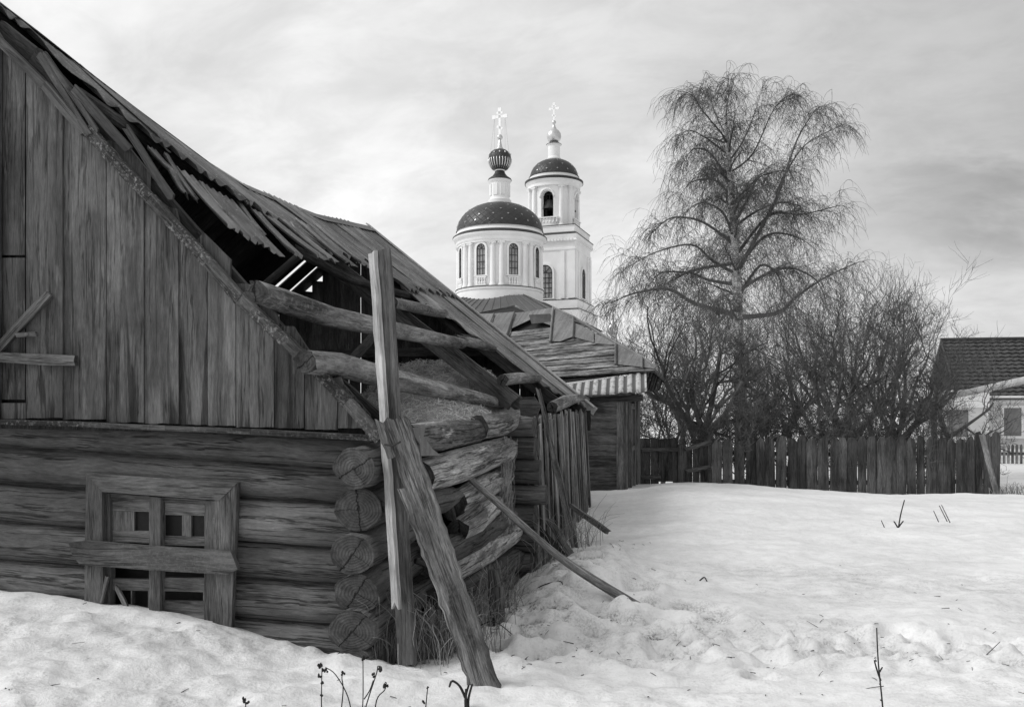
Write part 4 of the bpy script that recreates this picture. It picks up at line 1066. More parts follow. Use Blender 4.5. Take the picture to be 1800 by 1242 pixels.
# ------------------------------------------------------------------ the church: drum with dome, and its bell tower
TH = R(19.5)
def cross(par, cx, cy, z0, h, s, mat='gold', lean=0):
    """three barred cross, face turned to the church axis"""
    m = MB(600); d = Vector((math.cos(TH), -math.sin(TH), 0)); n = Vector((math.sin(TH), math.cos(TH), 0)); c = Vector((cx, cy, 0)); w = h*.095
    m.box(c+Z*(z0+h/2), d*w, n*w*.6, Z*h, 0); m.box(c+Z*(z0+h*.72), d*h*.50, n*w*.6, Z*w*1.1, 0); m.box(c+Z*(z0+h*.87), d*h*.26, n*w*.6, Z*w, 0)
    e = (d-Z*.5).normalized(); f = e.cross(n); m.box(c+Z*(z0+h*.28), e*h*.27, n*w*.6, f*w, 0)
    for q in (-1, 1): m.box(c+Z*(z0+h*.72)+d*q*h*.25, d*w*1.5, n*w*.7, Z*w*1.5, 0)
    m.box(c+Z*(z0+h), d*w*1.5, n*w*.7, Z*w*1.5, 0)
    return m.build('cross', MT['crossglint'], par)
def dirv(a): return Vector((math.sin(a), -math.cos(a), 0)), Vector((math.cos(a), math.sin(a), 0))     # outward, tangent
def arch_pts(w, h, n=10):
    """outline of an arched opening, width w, total height h, from the bottom centre"""
    P = [(-w/2, 0), (w/2, 0)]
    for i in range(n+1): a = PI*i/n; P.append((w/2*math.cos(a), h-w/2+w/2*math.sin(a)))
    return P
def arch_ring(m, o, t_, n_, w, h, bw, dep, bottom=False, k=10, tone=0):
    """moulding round an arched opening"""
    I = arch_pts(w, h, k)[1:]+[(-w/2, 0)]; O = arch_pts(w+2*bw, h+bw, k)[1:]+[(-w/2-bw, 0)]
    b = len(m.v)
    for P in (I, O):
        for x, y in P: m.v.append(tuple(o+t_*x+Z*y))
        for x, y in P: m.v.append(tuple(o+t_*x+Z*y+n_*dep))
    N = len(I)
    for i in range(N-1):
        i0, i1 = b+i, b+i+1; f0, f1 = b+N+i, b+N+i+1; o0, o1 = b+2*N+i, b+2*N+i+1; g0, g1 = b+3*N+i, b+3*N+i+1
        m.face((f0, f1, g1, g0)[::-1], None, tone); m.face((i0, i1, f1, f0)[::-1], None, tone); m.face((o1, o0, g0, g1)[::-1], None, tone)
def window(par, o, a, w, h, bars=(2, 5), fw=.10, name='window'):
    n_, t_ = dirv(a); m = MB(610); arch_ring(m, o, t_, n_, w-.02, h, .22, .16)
    m.box(o+n_*.1-Z*.06, t_*(w+.5), n_*.3, Z*.12, 0)
    fr = m.build(name, MT['plaster'], par)
    m = MB(611); m.prism([o+t_*x+Z*y+n_*.012 for x, y in arch_pts(w, h)], n_*.01, Z, 0); m.build('pane', MT['glass'], fr)
    m = MB(612); arch_ring(m, o+n_*.02, t_, n_, w-fw*1.6, h-fw*.8, fw*.8, .06)
    b = w/(bars[0]+1)
    for i in range(1, bars[0]+1): x = -w/2+b*i; hh = h-w/2; m.box(o+t_*x+Z*(hh/2)+n_*.05, t_*fw*.55, n_*.05, Z*hh, 0)
    for i in range(0, bars[1]): m.box(o+Z*((h-w/2)*i/(bars[1]-1)*.985+fw*.3)+n_*.052, t_*w, n_*.05, Z*fw*.55, 0)
    for q in (-1, 0, 1): 
        e = (Z+t_*q*.9).normalized(); m.box(o+Z*(h-w/2)+e*w*.24+n_*.05, e*w*.48, n_*.045, n_.cross(e)*fw*.5, 0)
    m.build('sash', MT['trimdark'], fr); return fr
def column(par, base, r, h, cap, a, seed=620):
    m = MB(seed); x, y, z = base
    m.lathe([(r*1.35, z), (r*1.35, z+r*.5), (r*1.1, z+r*.9), (r, z+r*1.3), (r*.97, z+h*.4), (r*.84, z+h-cap), (r*.98, z+h-cap+.02), (r*.9, z+h-cap*.5)], (x, y), 14)
    n_, t_ = dirv(a); c = Vector((x, y, z+h-cap*.45))
    for q in (-1, 1): m.tube([c+t_*q*r*1.05-n_*r*.9, c+t_*q*r*1.05+n_*r*1.0], [r*.42]*2, 10)
    m.box(c+Z*cap*.1, t_*r*2.4, n_*r*1.9, Z*cap*.5); m.box(c+Z*cap*.45, t_*r*2.7, n_*r*2.3, Z*cap*.25)
    return m.build('column', MT['plaster'], par, smooth_=True, angle=R(35))
def stars(par, cx, cy, prof, rows, seed, s):
    """small raised four pointed stars over a dome; prof gives radius at height"""
    m = MB(seed)
    for z, n, ph in rows:
        r = lerp(z, prof); r2 = lerp(z+.05, prof); sl = Vector((0, 0, .05))
        for i in range(n):
            a = 2*PI*(i+ph)/n; n_, t_ = dirv(a); up = (n_*(r2-r)+Z*.05).normalized(); nr = t_.cross(up); nr = nr if nr.dot(n_) > 0 else -nr
            c = Vector((cx, cy, 0))+n_*r+Z*z+nr*.03
            for q in range(2):
                ax = (up, t_)[q]; bx = (t_, up)[q]
                m.prism([c+ax*s, c+bx*s*.28, c-ax*s, c-bx*s*.28], nr*.03, ax, .4)
    return m.build('dome_stars', MT['gold'], par)

# --- main drum
DP = 95.0; S = DP/F; CX = (878.6-900)*S; CY = DP
zc = lambda py: EYE+(HY-py)*S
church = thing('church', 'white round church drum with dark star-spangled dome and ribbed dark onion', 'church', (CX, CY, -.5))
m = MB(630); m.lathe([(76*S, zc(620)), (76*S, zc(530)), (75.5*S, zc(518)), (77*S, zc(517)), (77*S, zc(513)), (70*S, zc(512)), (70*S, zc(439)), (71*S, zc(438.8)), (71*S, zc(438)), (74.5*S, zc(437.5)), (74.5*S, zc(435.9)), (73.5*S, zc(435.5)), (76*S, zc(433)), (77*S, zc(429)), (80*S, zc(427)), (82*S, zc(424)), (82*S, zc(421.5)), (77*S, zc(416)), (76*S, zc(412)), (75*S, zc(411)), (75*S, zc(407)), (74*S, zc(406))], (CX, CY), 96)
m.build('drum', MT['plaster'], church, smooth_=True, angle=R(28))
m = MB(631); m.lathe([(82.2*S, zc(421.8)), (82.8*S, zc(422)), (82.8*S, zc(420.3)), (76.5*S, zc(415.7))], (CX, CY), 96); m.build('flashing', MT['trimdark'], church, smooth_=True, angle=R(28)); m = MB(6311); m.lathe([(77.1*S, zc(513)), (78*S, zc(513.2)), (78*S, zc(512)), (70.2*S, zc(511.4))], (CX, CY), 96); m.build('flashing', MT['trimdark'], church, smooth_=True, angle=R(28))
dp = []
for i in range(17):
    a = PI/2*i/16*.90; dp.append((76*S*math.cos(a)**.92 if i else 76*S, zc(409)+(50.5*S)*math.sin(a)/math.sin(PI/2*.9)))
dp = [(77*S, zc(410))]+dp; zt_ = dp[-1][1]
m = MB(632); m.lathe(dp, (CX, CY), 96); m.build('dome', MT['dome'], church, smooth_=True, angle=R(40))
pr_ = sorted([(z, r) for r, z in dp]); h_ = zt_-zc(409)
stars(church, CX, CY, pr_, [(zc(409)+h_*f, n, ph) for f, n, ph in ((.17, 20, .2), (.36, 18, .6), (.55, 16, .1), (.72, 12, .5), (.86, 9, .3))], 633, .125)
m = MB(634); r_ = 16.8*S
m.lathe([(dp[-1][0]+.05, zt_-.35), (r_*1.2, zt_-.1), (r_*1.2, zc(353)), (r_*1.05, zc(351)), (r_, zc(347)), (r_, zc(324)), (r_*1.06, zc(323)), (20.5*S, zc(319)), (20.5*S, zc(317.5)), (16*S, zc(315))], (CX, CY), 40)
for k in range(8):
    n_, t_ = dirv(R(19+45*k)); m.box(Vector((CX, CY, (zc(346)+zc(325))/2))+n_*(r_+.02), t_*.5, n_*.12, Z*(zc(325)-zc(346))*.96, 0)
m.build('lantern', MT['plaster'], church, smooth_=True, angle=R(28))
m = MB(635); m.lathe([(20.7*S, zc(318)), (21.2*S, zc(317.5)), (20*S, zc(315)), (13*S, zc(310)), (9.5*S, zc(305)), (8.3*S, zc(301))], (CX, CY), 32); m.build('neck', MT['trimdark'], church, smooth_=True, angle=R(50))
on = [(8.5, 300), (13, 298), (17.5, 292), (19.8, 285), (20.2, 280), (19.3, 274), (16.5, 268.5), (12, 265), (7, 263)]
m = MB(636); m.lathe([(a*S, zc(b)) for a, b in on], (CX, CY), 40); oni = m.build('onion', MT['dome'], church, smooth_=True)
m = MB(637)
for k in range(24):
    n_, t_ = dirv(2*PI*k/24); pts = [Vector((CX, CY, 0))+n_*(a*S+.01)+Z*zc(b) for a, b in on[1:5]]
    m.tube(pts, [.02, .05, .07, .05], 6, .2)
    if k % 2 == 0: m.tube([Vector((CX, CY, 0))+n_*(18.8*S)+Z*(zc(271.5)-.08), Vector((CX, CY, 0))+n_*(18.8*S)+Z*(zc(271.5)+.08)], [.075, .075], 6, .3)
m.build('onion_ribs', MT['gold'], oni, smooth_=True)
m = MB(638); m.lathe([(8.2*S, zc(301.5)), (9.3*S, zc(300.5)), (9.3*S, zc(299)), (8*S, zc(298.5))], (CX, CY), 28)
m.lathe([(8*S, zc(264)), (7.4*S, zc(262.5)), (4.5*S, zc(259)), (2.6*S, zc(250)), (2.0*S, zc(246)), (4*S, zc(244.5)), (5.3*S, zc(241.5)), (4*S, zc(238.5)), (1*S, zc(236.5))], (CX, CY), 24); m.build('spire', MT['gold'], church, smooth_=True, angle=R(50))
cross(church, CX, CY, zc(237), 44*S, S)
for q in (-1, 1):
    for e in (-1, 1):
        d = Vector((math.cos(TH), -math.sin(TH), 0)); n = Vector((math.sin(TH), math.cos(TH), 0))
        m = MB(639); m.tube([Vector((CX, CY, zc(204)))+d*q*.6, Vector((CX, CY, zc(267)))+d*q*.85+n*e*.6], [.008, .008], 4); m.build('guy_chain', MT['tin'], church)
WA = R(-25.5)
for k in range(8):
    a = WA+R(45)*k; n_, t_ = dirv(a); o = Vector((CX, CY, zc(493.5)))+n_*(70*S+.0)
    window(church, o, a, 17*S, 53*S)
    m = MB(640)
    for i in range(4): x = (-1.5+i)*4.6*S; m.lathe([(.10, zc(509)), (.13, zc(506)), (.07, zc(503)), (.13, zc(500)), (.10, zc(498))], tuple((Vector((CX, CY, 0))+n_*(70*S+.12)+t_*x)[:2]), 8)
    m.box(Vector((CX, CY, zc(510)))+n_*(70*S+.1), t_*20*S, n_*.3, Z*.15); m.box(Vector((CX, CY, zc(497)))+n_*(70*S+.1), t_*20*S, n_*.3, Z*.13)
    m.build('balustrade', MT['plaster'], church)
    for q in (-1, 1):
        b_ = a+R(22.5)+q*R(5.8); n2, t2 = dirv(b_); p = Vector((CX, CY, zc(512)))+n2*72.2*S
        column(church, p, 4.3*S, zc(437.7)-zc(512), 5*S, b_)
# roof of the church body below the drum
def sq(cx, cy, h, z, th=TH): 
    d = Vector((math.cos(th), -math.sin(th), 0)); n = Vector((math.sin(th), math.cos(th), 0)); c = Vector((cx, cy, z)); return [c-d*h-n*h, c+d*h-n*h, c+d*h+n*h, c-d*h+n*h]
m = MB(650); a_ = sq(CX, CY, 66*S, zc(529)); b_ = sq(CX, CY, 150*S, zc(575)); i0 = len(m.v); m.v += [tuple(p) for p in a_+b_]
for i in range(4): j = (i+1) % 4; m.face((i0+4+i, i0+4+j, i0+j, i0+i))
m.face((0, 1, 2, 3))
for i in range(4):
    for k in range(0, 17):
        s = k/16; p = a_[i]+(a_[(i+1) % 4]-a_[i])*s; q = b_[i]+(b_[(i+1) % 4]-b_[i])*s; m.tube([p+Z*.03, q+Z*.03], [.05, .05], 4, .5)
m.build('lower_roof', MT['churchroof'], church)
m = MB(651); b2 = sq(CX, CY, 146*S, 0); 
c_ = sq(CX, CY, 146*S, zc(576)); i0 = 0; m.v += [tuple((p[0], p[1], -1)) for p in c_]+[tuple(p) for p in c_]
for i in range(4): j = (i+1) % 4; m.face((i, j, 4+j, 4+i))
m.build('lower_walls', MT['plaster'], church)

# --- bell tower
DT = 110.0; T = DT/F; TX = (973.8-900)*T; TY = DT
zt = lambda py: EYE+(HY-py)*T
tower = thing('bell_tower', 'taller white bell tower with square storeys, round open belfry and pale onion', 'bell tower', (TX, TY, -.5))
def tier(levels, mat='plaster', name='storey', seed=660):
    m = MB(seed); 
    for h, z in levels: m.v += [tuple(p) for p in sq(TX, TY, h, z)]
    for k in range(len(levels)-1):
        for i in range(4): j = (i+1) % 4; m.face((k*4+i, k*4+j, k*4+4+j, k*4+4+i))
    n = len(m.v); m.face((n-4, n-3, n-2, n-1)); return m.build(name, MT[mat], tower)
hb_ = 52*T
tier([(63*T, -1), (63*T, zt(552)), (58*T, zt(550)), (58*T, zt(535)), (hb_+.1, zt(533.5)), (hb_, zt(532)), (hb_, zt(451)), (hb_+.12, zt(450)), (hb_+.12, zt(447)), (hb_+.02, zt(446)), (hb_+.02, zt(437)), (hb_+.3, zt(435)), (55*T, zt(432)), (56.5*T, zt(426)), (56.5*T, zt(424)), (51*T, zt(420)), (51*T, zt(411)), (51.8*T, zt(410)), (51.8*T, zt(408)), (47*T, zt(407))])
tier([(56.6*T, zt(424.2)), (57.1*T, zt(424)), (57.1*T, zt(422.8)), (51.1*T, zt(419.5))], 'trimdark', 'flashing'); tier([(58.1*T, zt(535)), (58.5*T, zt(535)), (58.5*T, zt(534)), (hb_+.12, zt(533))], 'trimdark', 'flashing'); tier([(63.1*T, zt(552.2)), (63.6*T, zt(552)), (63.6*T, zt(551)), (58.1*T, zt(549.6))], 'trimdark', 'flashing'); tier([(51.9*T, zt(408.5)), (52.3*T, zt(408.5)), (52.3*T, zt(407.3)), (46*T, zt(406.5))], 'trimdark', 'flashing')
td = Vector((math.cos(TH), -math.sin(TH), 0)); tn_ = Vector((math.sin(TH), math.cos(TH), 0))
m = MB(661)
for n_, t_ in ((-tn_, td), (td, tn_), (tn_, td), (-td, tn_)):
    for k in range(18): m.box(Vector((TX, TY, zt(433.5)))+n_*(hb_+.22)+t_*((k-8.5)*5.6*T), t_*2.6*T, n_*.5, Z*4*T)
m.build('dentils', MT['plaster'], tower)
for n_, t_ in ((-tn_, td), (td, tn_)):
    for x in (-.90, -.60, .60, .90):
        m = MB(662); m.box(Vector((TX, TY, (zt(532)+zt(452))/2))+n_*(hb_+.05)+t_*x*hb_, t_*.24*hb_ if abs(x) > .8 else t_*.12*hb_, n_*.24, Z*(zt(452)-zt(532)))
        m.build('pilaster', MT['plaster'], tower)
window(tower, Vector((TX, TY, zt(531)))-tn_*(hb_+.01), -TH, 27*T, 57*T, (3, 6), .14)
window(tower, Vector((TX, TY, zt(528)))+td*(hb_+.01), PI/2-TH, 24*T, 52*T, (3, 6), .14)
# round belfry with four open arches
RB = 42*T; z0, z1 = zt(408), zt(334); ow = R(15.5); zb_, zs = zt(393), zt(356); zap = zt(345)
m = MB(663); NA = 120
def arch_h(d): q = min(1, abs(d)/ow); return zs+(zap-zs)*math.sqrt(max(0, 1-q*q))
for i in range(NA):
    a0, a1 = 2*PI*i/NA-TH-PI/4, 2*PI*(i+1)/NA-TH-PI/4
    def dd(a): x = (a+TH+PI/4) % (PI/2); return x-PI/4
    am = (a0+a1)/2; segs = [(z0, z1, z0, z1)]
    if abs(dd(am)) < ow: segs = [(z0, zb_, z0, zb_), (arch_h(dd(a0)), z1, arch_h(dd(a1)), z1)]
    for l0, h0, l1, h1 in segs:
        for rr, rev in ((RB, False), (RB-.55, True)):
            b = len(m.v)
            for a, l, h in ((a0, l0, h0), (a1, l1, h1)):
                m.v += [(TX+rr*math.sin(a), TY-rr*math.cos(a), l), (TX+rr*math.sin(a), TY-rr*math.cos(a), h)]
            f = (b, b+2, b+3, b+1); m.face(f[::-1] if rev else f)
        b = len(m.v)
        for a, l in ((a0, l0), (a1, l1)):
            for rr in (RB, RB-.55): m.v.append((TX+rr*math.sin(a), TY-rr*math.cos(a), l))
        if len(segs) == 2 and l0 != z0: m.face((b, b+1, b+3, b+2))
        if len(segs) == 2 and l0 == z0:
            b = len(m.v)
            for a in (a0, a1):
                for rr in (RB, RB-.55): m.v.append((TX+rr*math.sin(a), TY-rr*math.cos(a), zb_))
            m.face((b, b+1, b+3, b+2))
for k in range(4):
    for s in (-1, 1):
        a = -TH+PI/2*k+s*(ow-.0); b = len(m.v)
        for rr in (RB, RB-.55):
            for z in (zb_, zs+.3): m.v.append((TX+rr*math.sin(a), TY-rr*math.cos(a), z))
        m.face((b, b+1, b+3, b+2))
m.build('belfry', MT['plaster'], tower, smooth_=True, angle=R(30))
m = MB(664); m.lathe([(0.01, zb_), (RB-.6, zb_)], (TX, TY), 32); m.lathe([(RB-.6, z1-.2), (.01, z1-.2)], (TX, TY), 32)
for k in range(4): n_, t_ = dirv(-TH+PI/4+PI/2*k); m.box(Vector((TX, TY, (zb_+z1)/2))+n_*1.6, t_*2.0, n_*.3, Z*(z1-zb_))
m.build('belfry_core', MT['darkroom'], tower)  # near-black panels, floor and ceiling added to darken the open arches
for k in range(4):
    a = -TH+PI/2*k; n_, t_ = dirv(a); c = Vector((TX, TY, 0))+n_*(RB-1.1); zb0 = zt(374)
    m = MB(665); m.lathe([(.95, zb0), (.85, zb0+.12), (.62, zb0+.55), (.5, zb0+1.0), (.3, zb0+1.2), (.05, zb0+1.25)], (c.x, c.y), 20); m.tube([c+Z*(zb0+1.2), c+Z*(zb0+1.9)], [.06]*2, 6); m.box(c+Z*(zb0+1.9), t_*2.6, n_*.2, Z*.2); m.build('bell', MT['trimdark'], tower, smooth_=True, angle=R(40))
    m = MB(666)
    for i in range(7): x = (i-3)*.42; p = Vector((TX, TY, 0))+n_*(RB-.05)+t_*x; m.lathe([(.09, zt(400)), (.14, zt(398)), (.07, zt(396)), (.13, zt(394)), (.09, zt(392))], (p.x, p.y), 8)
    m.box(Vector((TX, TY, zt(391)))+n_*(RB-.02), t_*3.0, n_*.3, Z*.14); m.build('balustrade', MT['plaster'], tower)
    m = MB(667); m.box(Vector((TX, TY, zt(395)))+n_*(RB+.0), t_*2.9, n_*.05, Z*.06)
    nn_ = 12; I = []
    for q in range(nn_+1):
        a_ = PI*q/nn_; d_ = (ow+R(1.5))*math.cos(a_); r = RB+.02; I.append((a+d_, zs+(zap+.25-zs)*math.sin(a_)))
    m.tube([Vector((TX+(RB+.05)*math.sin(x), TY-(RB+.05)*math.cos(x), z)) for x, z in I], [.14]*len(I), 6); m.build('arch_moulding', MT['plaster'], tower, smooth_=True)
    for q in (-1, 1):
        b_ = a+PI/4+q*R(11.5); n2, t2 = dirv(b_); column(tower, Vector((TX, TY, zt(406)))+n2*(RB+.1), 4.2*T, zt(336)-zt(406), 5*T, b_)
m = MB(668); m.lathe([(RB+.02, zt(337)), (RB+.3, zt(336)), (RB+.3, zt(333)), (46*T, zt(331)), (48*T, zt(328)), (50.5*T, zt(325)), (50.8*T, zt(322)), (44*T, zt(319.5)), (43.5*T, zt(314)), (42*T, zt(313))], (TX, TY), 72); m.build('cornice', MT['plaster'], tower, smooth_=True, angle=R(28))
m = MB(669); m.lathe([(50.6*T, zt(325.5)), (51.4*T, zt(325)), (51.4*T, zt(321.6)), (44.2*T, zt(319))], (TX, TY), 72); m.build('flashing', MT['trimdark'], tower, smooth_=True, angle=R(28)); m = MB(6691); m.lathe([(42.5*T, zt(314.5)), (44.3*T, zt(314.2)), (44.3*T, zt(313.2)), (42*T, zt(312))], (TX, TY), 72); m.build('flashing', MT['trimdark'], tower, smooth_=True, angle=R(28))
dp = []
for i in range(15):
    a = PI/2*i/14*.88; dp.append((42.5*T*math.cos(a)**.95, zt(314)+33*T*math.sin(a)/math.sin(PI/2*.88)))
m = MB(670); m.lathe(dp, (TX, TY), 72); m.build('dome', MT['dome'], tower, smooth_=True)
pr_ = sorted([(z, r) for r, z in dp]); h_ = dp[-1][1]-zt(314)
stars(tower, TX, TY, pr_, [(zt(314)+h_*f, n, ph) for f, n, ph in ((.22, 14, .2), (.5, 11, .6), (.76, 8, .2))], 671, .13)
m = MB(672); r_ = 10.4*T; m.lathe([(dp[-1][0]+.02, dp[-1][1]-.3), (r_*1.15, dp[-1][1]-.1), (r_*1.15, zt(279)), (r_, zt(277)), (r_, zt(258)), (13*T, zt(255)), (13*T, zt(254)), (9*T, zt(252))], (TX, TY), 32); m.build('lantern', MT['plaster'], tower, smooth_=True, angle=R(28))
m = MB(673); m.lathe([(13.1*T, zt(255)), (13.6*T, zt(254.5)), (9*T, zt(251.5)), (6*T, zt(250.5))], (TX, TY), 28); m.build('neck', MT['trimdark'], tower)
m = MB(674); m.lathe([(a*T, zt(b)) for a, b in ((6, 251), (9.5, 249), (12.2, 244), (12.7, 240), (12, 235), (9, 230.5), (5, 227.5), (2.6, 222), (1.6, 218.5), (3, 217.5), (3.7, 215.3), (3, 213), (.8, 211.5))], (TX, TY), 32); m.build('onion', MT['gold'], tower, smooth_=True)
cross(tower, TX, TY, zt(212), 29*T, T)
# low link roof between church and tower
m = MB(675); a_, b_ = at(1000, 566, 100), at(1092, 598, 95)
m.prism([a_, b_, b_+Vector((0, 6, 0)), a_+Vector((0, 6, 0))], Z*-.25, U, 0); m.prism([a_-Z*.25+Vector((0, .3, 0)), b_-Z*.25+Vector((0, .3, 0)), Vector((b_.x, b_.y+.3, 0)), Vector((a_.x, a_.y+.3, 0))], Vector((0, 5, 0)), U, 0); m.build('link_wing', MT['plaster'], tower)
# small distant cupola
DS = 104; q_ = DS/F; sx = (1077-900)*q_; zz_ = lambda py: EYE+(HY-py)*q_
m = MB(680); m.lathe([(a*q_, zz_(b)) for a, b in ((6, 604), (6, 592), (4, 589), (7, 587.5), (9.5, 583), (10.2, 578.5), (9, 573.5), (5.5, 569), (2.6, 564), (1.3, 557), (2.4, 555.5), (2.4, 553), (.8, 551.5))], (sx, DS), 28)
cup = thing('cupola', 'small pale onion cupola with thin cross just right of the shed roof', 'cupola', (sx, DS, zz_(604)))
m.build('onion', MT['gold'], cup, smooth_=True); cross(cup, sx, DS, zz_(552), 24*q_, q_)
m = MB(681); m.lathe([(7*q_, -1), (7*q_, zz_(606)), (6*q_, zz_(603))], (sx, DS), 16); m.build('turret', MT['plaster'], cup)

# ------------------------------------------------------------------ fence
FY = 17.0
fb = at(1440, 868, FY)
fence = thing('plank_fence', 'long dark picket fence of irregular wide boards in front of bare trees', 'fence', fb)
fr_ = random.Random(77); px = 1252.0; k = 0
while px < 1746:
    w = fr_.uniform(13.5, 18.5); m = MB(700+k); y = FY+.05*math.sin(k)+fr_.uniform(-.02, .02); ln = fr_.uniform(-3, 3)
    top = 767+fr_.uniform(-2.5, 4)+(4 if px < 1300 else 0)-(8 if px > 1700 else 0); a, b = px, px+w; c = (a+b)/2
    P = [at(a+ln*.5, 905, y), at(b+ln*.5, 905, y), at(b+ln*.1+fr_.uniform(-.8, .8), 840, y), at(b+fr_.uniform(-.8, .8), top+8, y), at(b-w*fr_.uniform(.1, .3), top+fr_.uniform(0, 4), y), at(c+fr_.uniform(-4, 4), top-fr_.uniform(0, 2), y), at(a+w*fr_.uniform(.1, .3), top+fr_.uniform(0, 4), y), at(a+fr_.uniform(-.8, .8), top+9, y), at(a+ln*.1, 840, y)]
    m.prism(P, Vector((0, .025, 0)), Z, fr_.uniform(-1, 1)); m.build('picket', MT['fence'], fence); px += w+fr_.choice((.4, .8, 1.2, 1.8, 3.4)); k += 1
m = MB(760)
for y_ in (796, 846): m.board(at(1245, y_, FY+.1), at(1500, y_+2, FY+.1), Z, .09, .05, tone=-.2); m.board(at(1500, y_+2, FY+.1), at(1748, y_-1, FY+.1), Z, .09, .05, tone=-.2)
m.build('rail', MT['fence'], fence)
for px in (1262, 1400, 1540, 1690):
    m = MB(int(px)); p = at(px, 905, FY+.18); m.tube([p, at(px, 780, FY+.18)], [.06, .055], 10); m.build('fence_post', MT['fence'], fence)
gf = thing('board_gate', 'patchy taller board gate beside the shed with a gap under it', 'gate', at(1190, 865, 16.6))
for i, (a, b, t0, t1, bt) in enumerate(((1126, 1143.4, 770, 770, 900), (1144, 1158, 768, 770, 900), (1158.5, 1182.6, 771, 770, 846), (1183, 1192, 768, 769, 900), (1192, 1206, 780, 783, 900), (1205, 1217, 788, 784, 900), (1218, 1230, 784, 779, 900), (1231, 1243, 779, 773, 900), (1244, 1251, 768, 768, 900))):  # the board between the two gate panels is added to darken that gap
    m = MB(770+i); y = 16.6+.06*(i % 2); P = [at(a, bt, y), at(b, bt, y), at(b, t1, y), at(a, t0, y)]; m.prism(P, Vector((0, .03, 0)), Z, m.r.uniform(-1, 1)); m.build('gate_board', MT['fence'], gf)
for a, b in (((1126, 790), (1192, 790)), ((1203, 790), (1250, 776)), ((1205, 828), (1248, 820)), ((1126, 838), (1160, 838))):
    m = MB(780); m.board(at(*a, 16.56), at(*b, 16.56), Z, .08, .05, tone=.2); m.build('gate_rail', MT['fence'], gf)
m = MB(781); m.board(at(1755, 880, 16.8), at(1726, 764, 16.85), Vector((1, 0, .2)), .10, .03, tone=.2); lone('leaning_plank', m, MT['slats'], 'pale plank leaning on the right end of the dark fence', 'plank', at(1753, 865, 16.8))
# light picket fence before the house
pf = thing('yard_fence', 'low pale picket fence in front of the white house', 'fence', at(1790, 850, 27))
for k in range(12):
    px = 1748+k*7.5; m = MB(790+k); y = 27.0; P = [at(px, 852, y), at(px+4.6, 852, y), at(px+4.6, 783, y), at(px+2.3, 780, y), at(px, 783, y)]; m.prism(P, Vector((0, .02, 0)), Z, m.r.uniform(-1, 1)); m.build('picket', MT['slats'], pf)
m = MB(805)
for y_ in (797, 836): m.board(at(1740, y_, 27.06), at(1850, y_, 27.06), Z, .10, .04, tone=-.6)
m.build('rail', MT['slats'], pf)
for px_ in (1741, 1845): m = MB(int(px_)); m.board(at(px_, 870, 27.1), at(px_, 776, 27.1), U, .12, .12); m.build('fence_post', MT['fence'], pf)

# ------------------------------------------------------------------ house on the right
HH = 40.0; hx = (1690-900)*HH/F; hw_ = 12.0
house = thing('house', 'white sided house with dark gable and tiled roof at the right edge', 'house', (hx+hw_/2, 42, -.5))
ez = 2.5; rz = 4.95
def lap(m, x0, x1, y, z0, z1, n, face=-1):
    for i in range(n): z = z0+(z1-z0)*i/n; m.box(((x0+x1)/2, y+face*(.01), z+(z1-z0)/n/2), (x1-x0, 0, 0), (0, .03, .02), (0, -.015, (z1-z0)/n))
m = MB(820); m.box((hx+hw_/2, 42, .8), (hw_, 0, 0), (0, 4, 0), (0, 0, 3.4)); m.build('walls', MT['siding'], house)
m = MB(821); m.prism([(hx-.02, 39.95, ez), (hx-.02, 44.05, ez), (hx-.02, 42, rz-.05)], (.15, 0, 0), Z, 0); m.build('gable', MT['housegable'], house)
m = MB(822); n = 15
for side in (-1, 1):
    for r_ in range(n):
        s0, s1 = r_/n, (r_+1)/n
        y0, z0 = 42+side*(2.35*s0), rz+.08-(rz-ez+.35)*s0; y1, z1 = 42+side*(2.35*s1), rz+.08-(rz-ez+.35)*s1
        nx = 74; b = len(m.v)
        for i in range(nx+1):
            x = hx-.45+(hw_+.9)*i/nx; bump_ = .022*math.cos(2*PI*i/2); m.v += [(x, y0, z0+bump_), (x, y1, z1+bump_+.055)]
        for i in range(nx): m.face((b+2*i, b+2*i+2, b+2*i+3, b+2*i+1) if side < 0 else (b+2*i, b+2*i+1, b+2*i+3, b+2*i+2))
m.prism([(hx-.42, 42, rz+.02), (hx-.42, 39.68, ez-.32), (hx-.42, 39.75, ez-.42), (hx-.42, 42, rz-.12), (hx-.42, 44.25, ez-.42), (hx-.42, 44.32, ez-.32)], (hw_+.84, 0, 0), Z, 0)
o = m.build('roof', MT['tile'], house)
m = MB(823); m.tube([(hx-.5, 42, rz+.1), (hx+hw_+.5, 42, rz+.1)], [.09, .09], 8)
for side in (-1, 1): m.board((hx-.47, 42, rz+.03), (hx-.47, 42+side*2.35, ez-.25), Z, .2, .04)
m.build('ridge_and_verge', MT['trimdark'], house)
m = MB(824); m.box((hx+hw_/2, 39.75, ez-.30), (hw_+.6, 0, 0), (0, .5, 0), (0, 0, .1)); m.box((hx+hw_/2, 39.97, ez-.52), (hw_, 0, 0), (0, .06, 0), (0, 0, .10)); m.build('eave_board', MT['white'], house)
def hwin(cx, cz, w, h):
    m = MB(825); y = 39.96
    for dx in (-w/2, w/2): m.box((cx+dx, y, cz), (.12, 0, 0), (0, .1, 0), (0, 0, h+.12))
    for dz in (-h/2, h/2): m.box((cx, y, cz+dz), (w-.12, 0, 0), (0, .1, 0), (0, 0, .12))
    m.box((cx+w*.14, y, cz), (.1, 0, 0), (0, .08, 0), (0, 0, h-.12)); m.box((cx+w*.32, y, cz+h*.18), (w*.3, 0, 0), (0, .08, 0), (0, 0, .09))
    f = m.build('window', MT['white'], house); m = MB(826); m.box((cx, y+.01, cz), (w-.1, 0, 0), (0, .02, 0), (0, 0, h-.1)); m.build('pane', MT['curtain'], f)
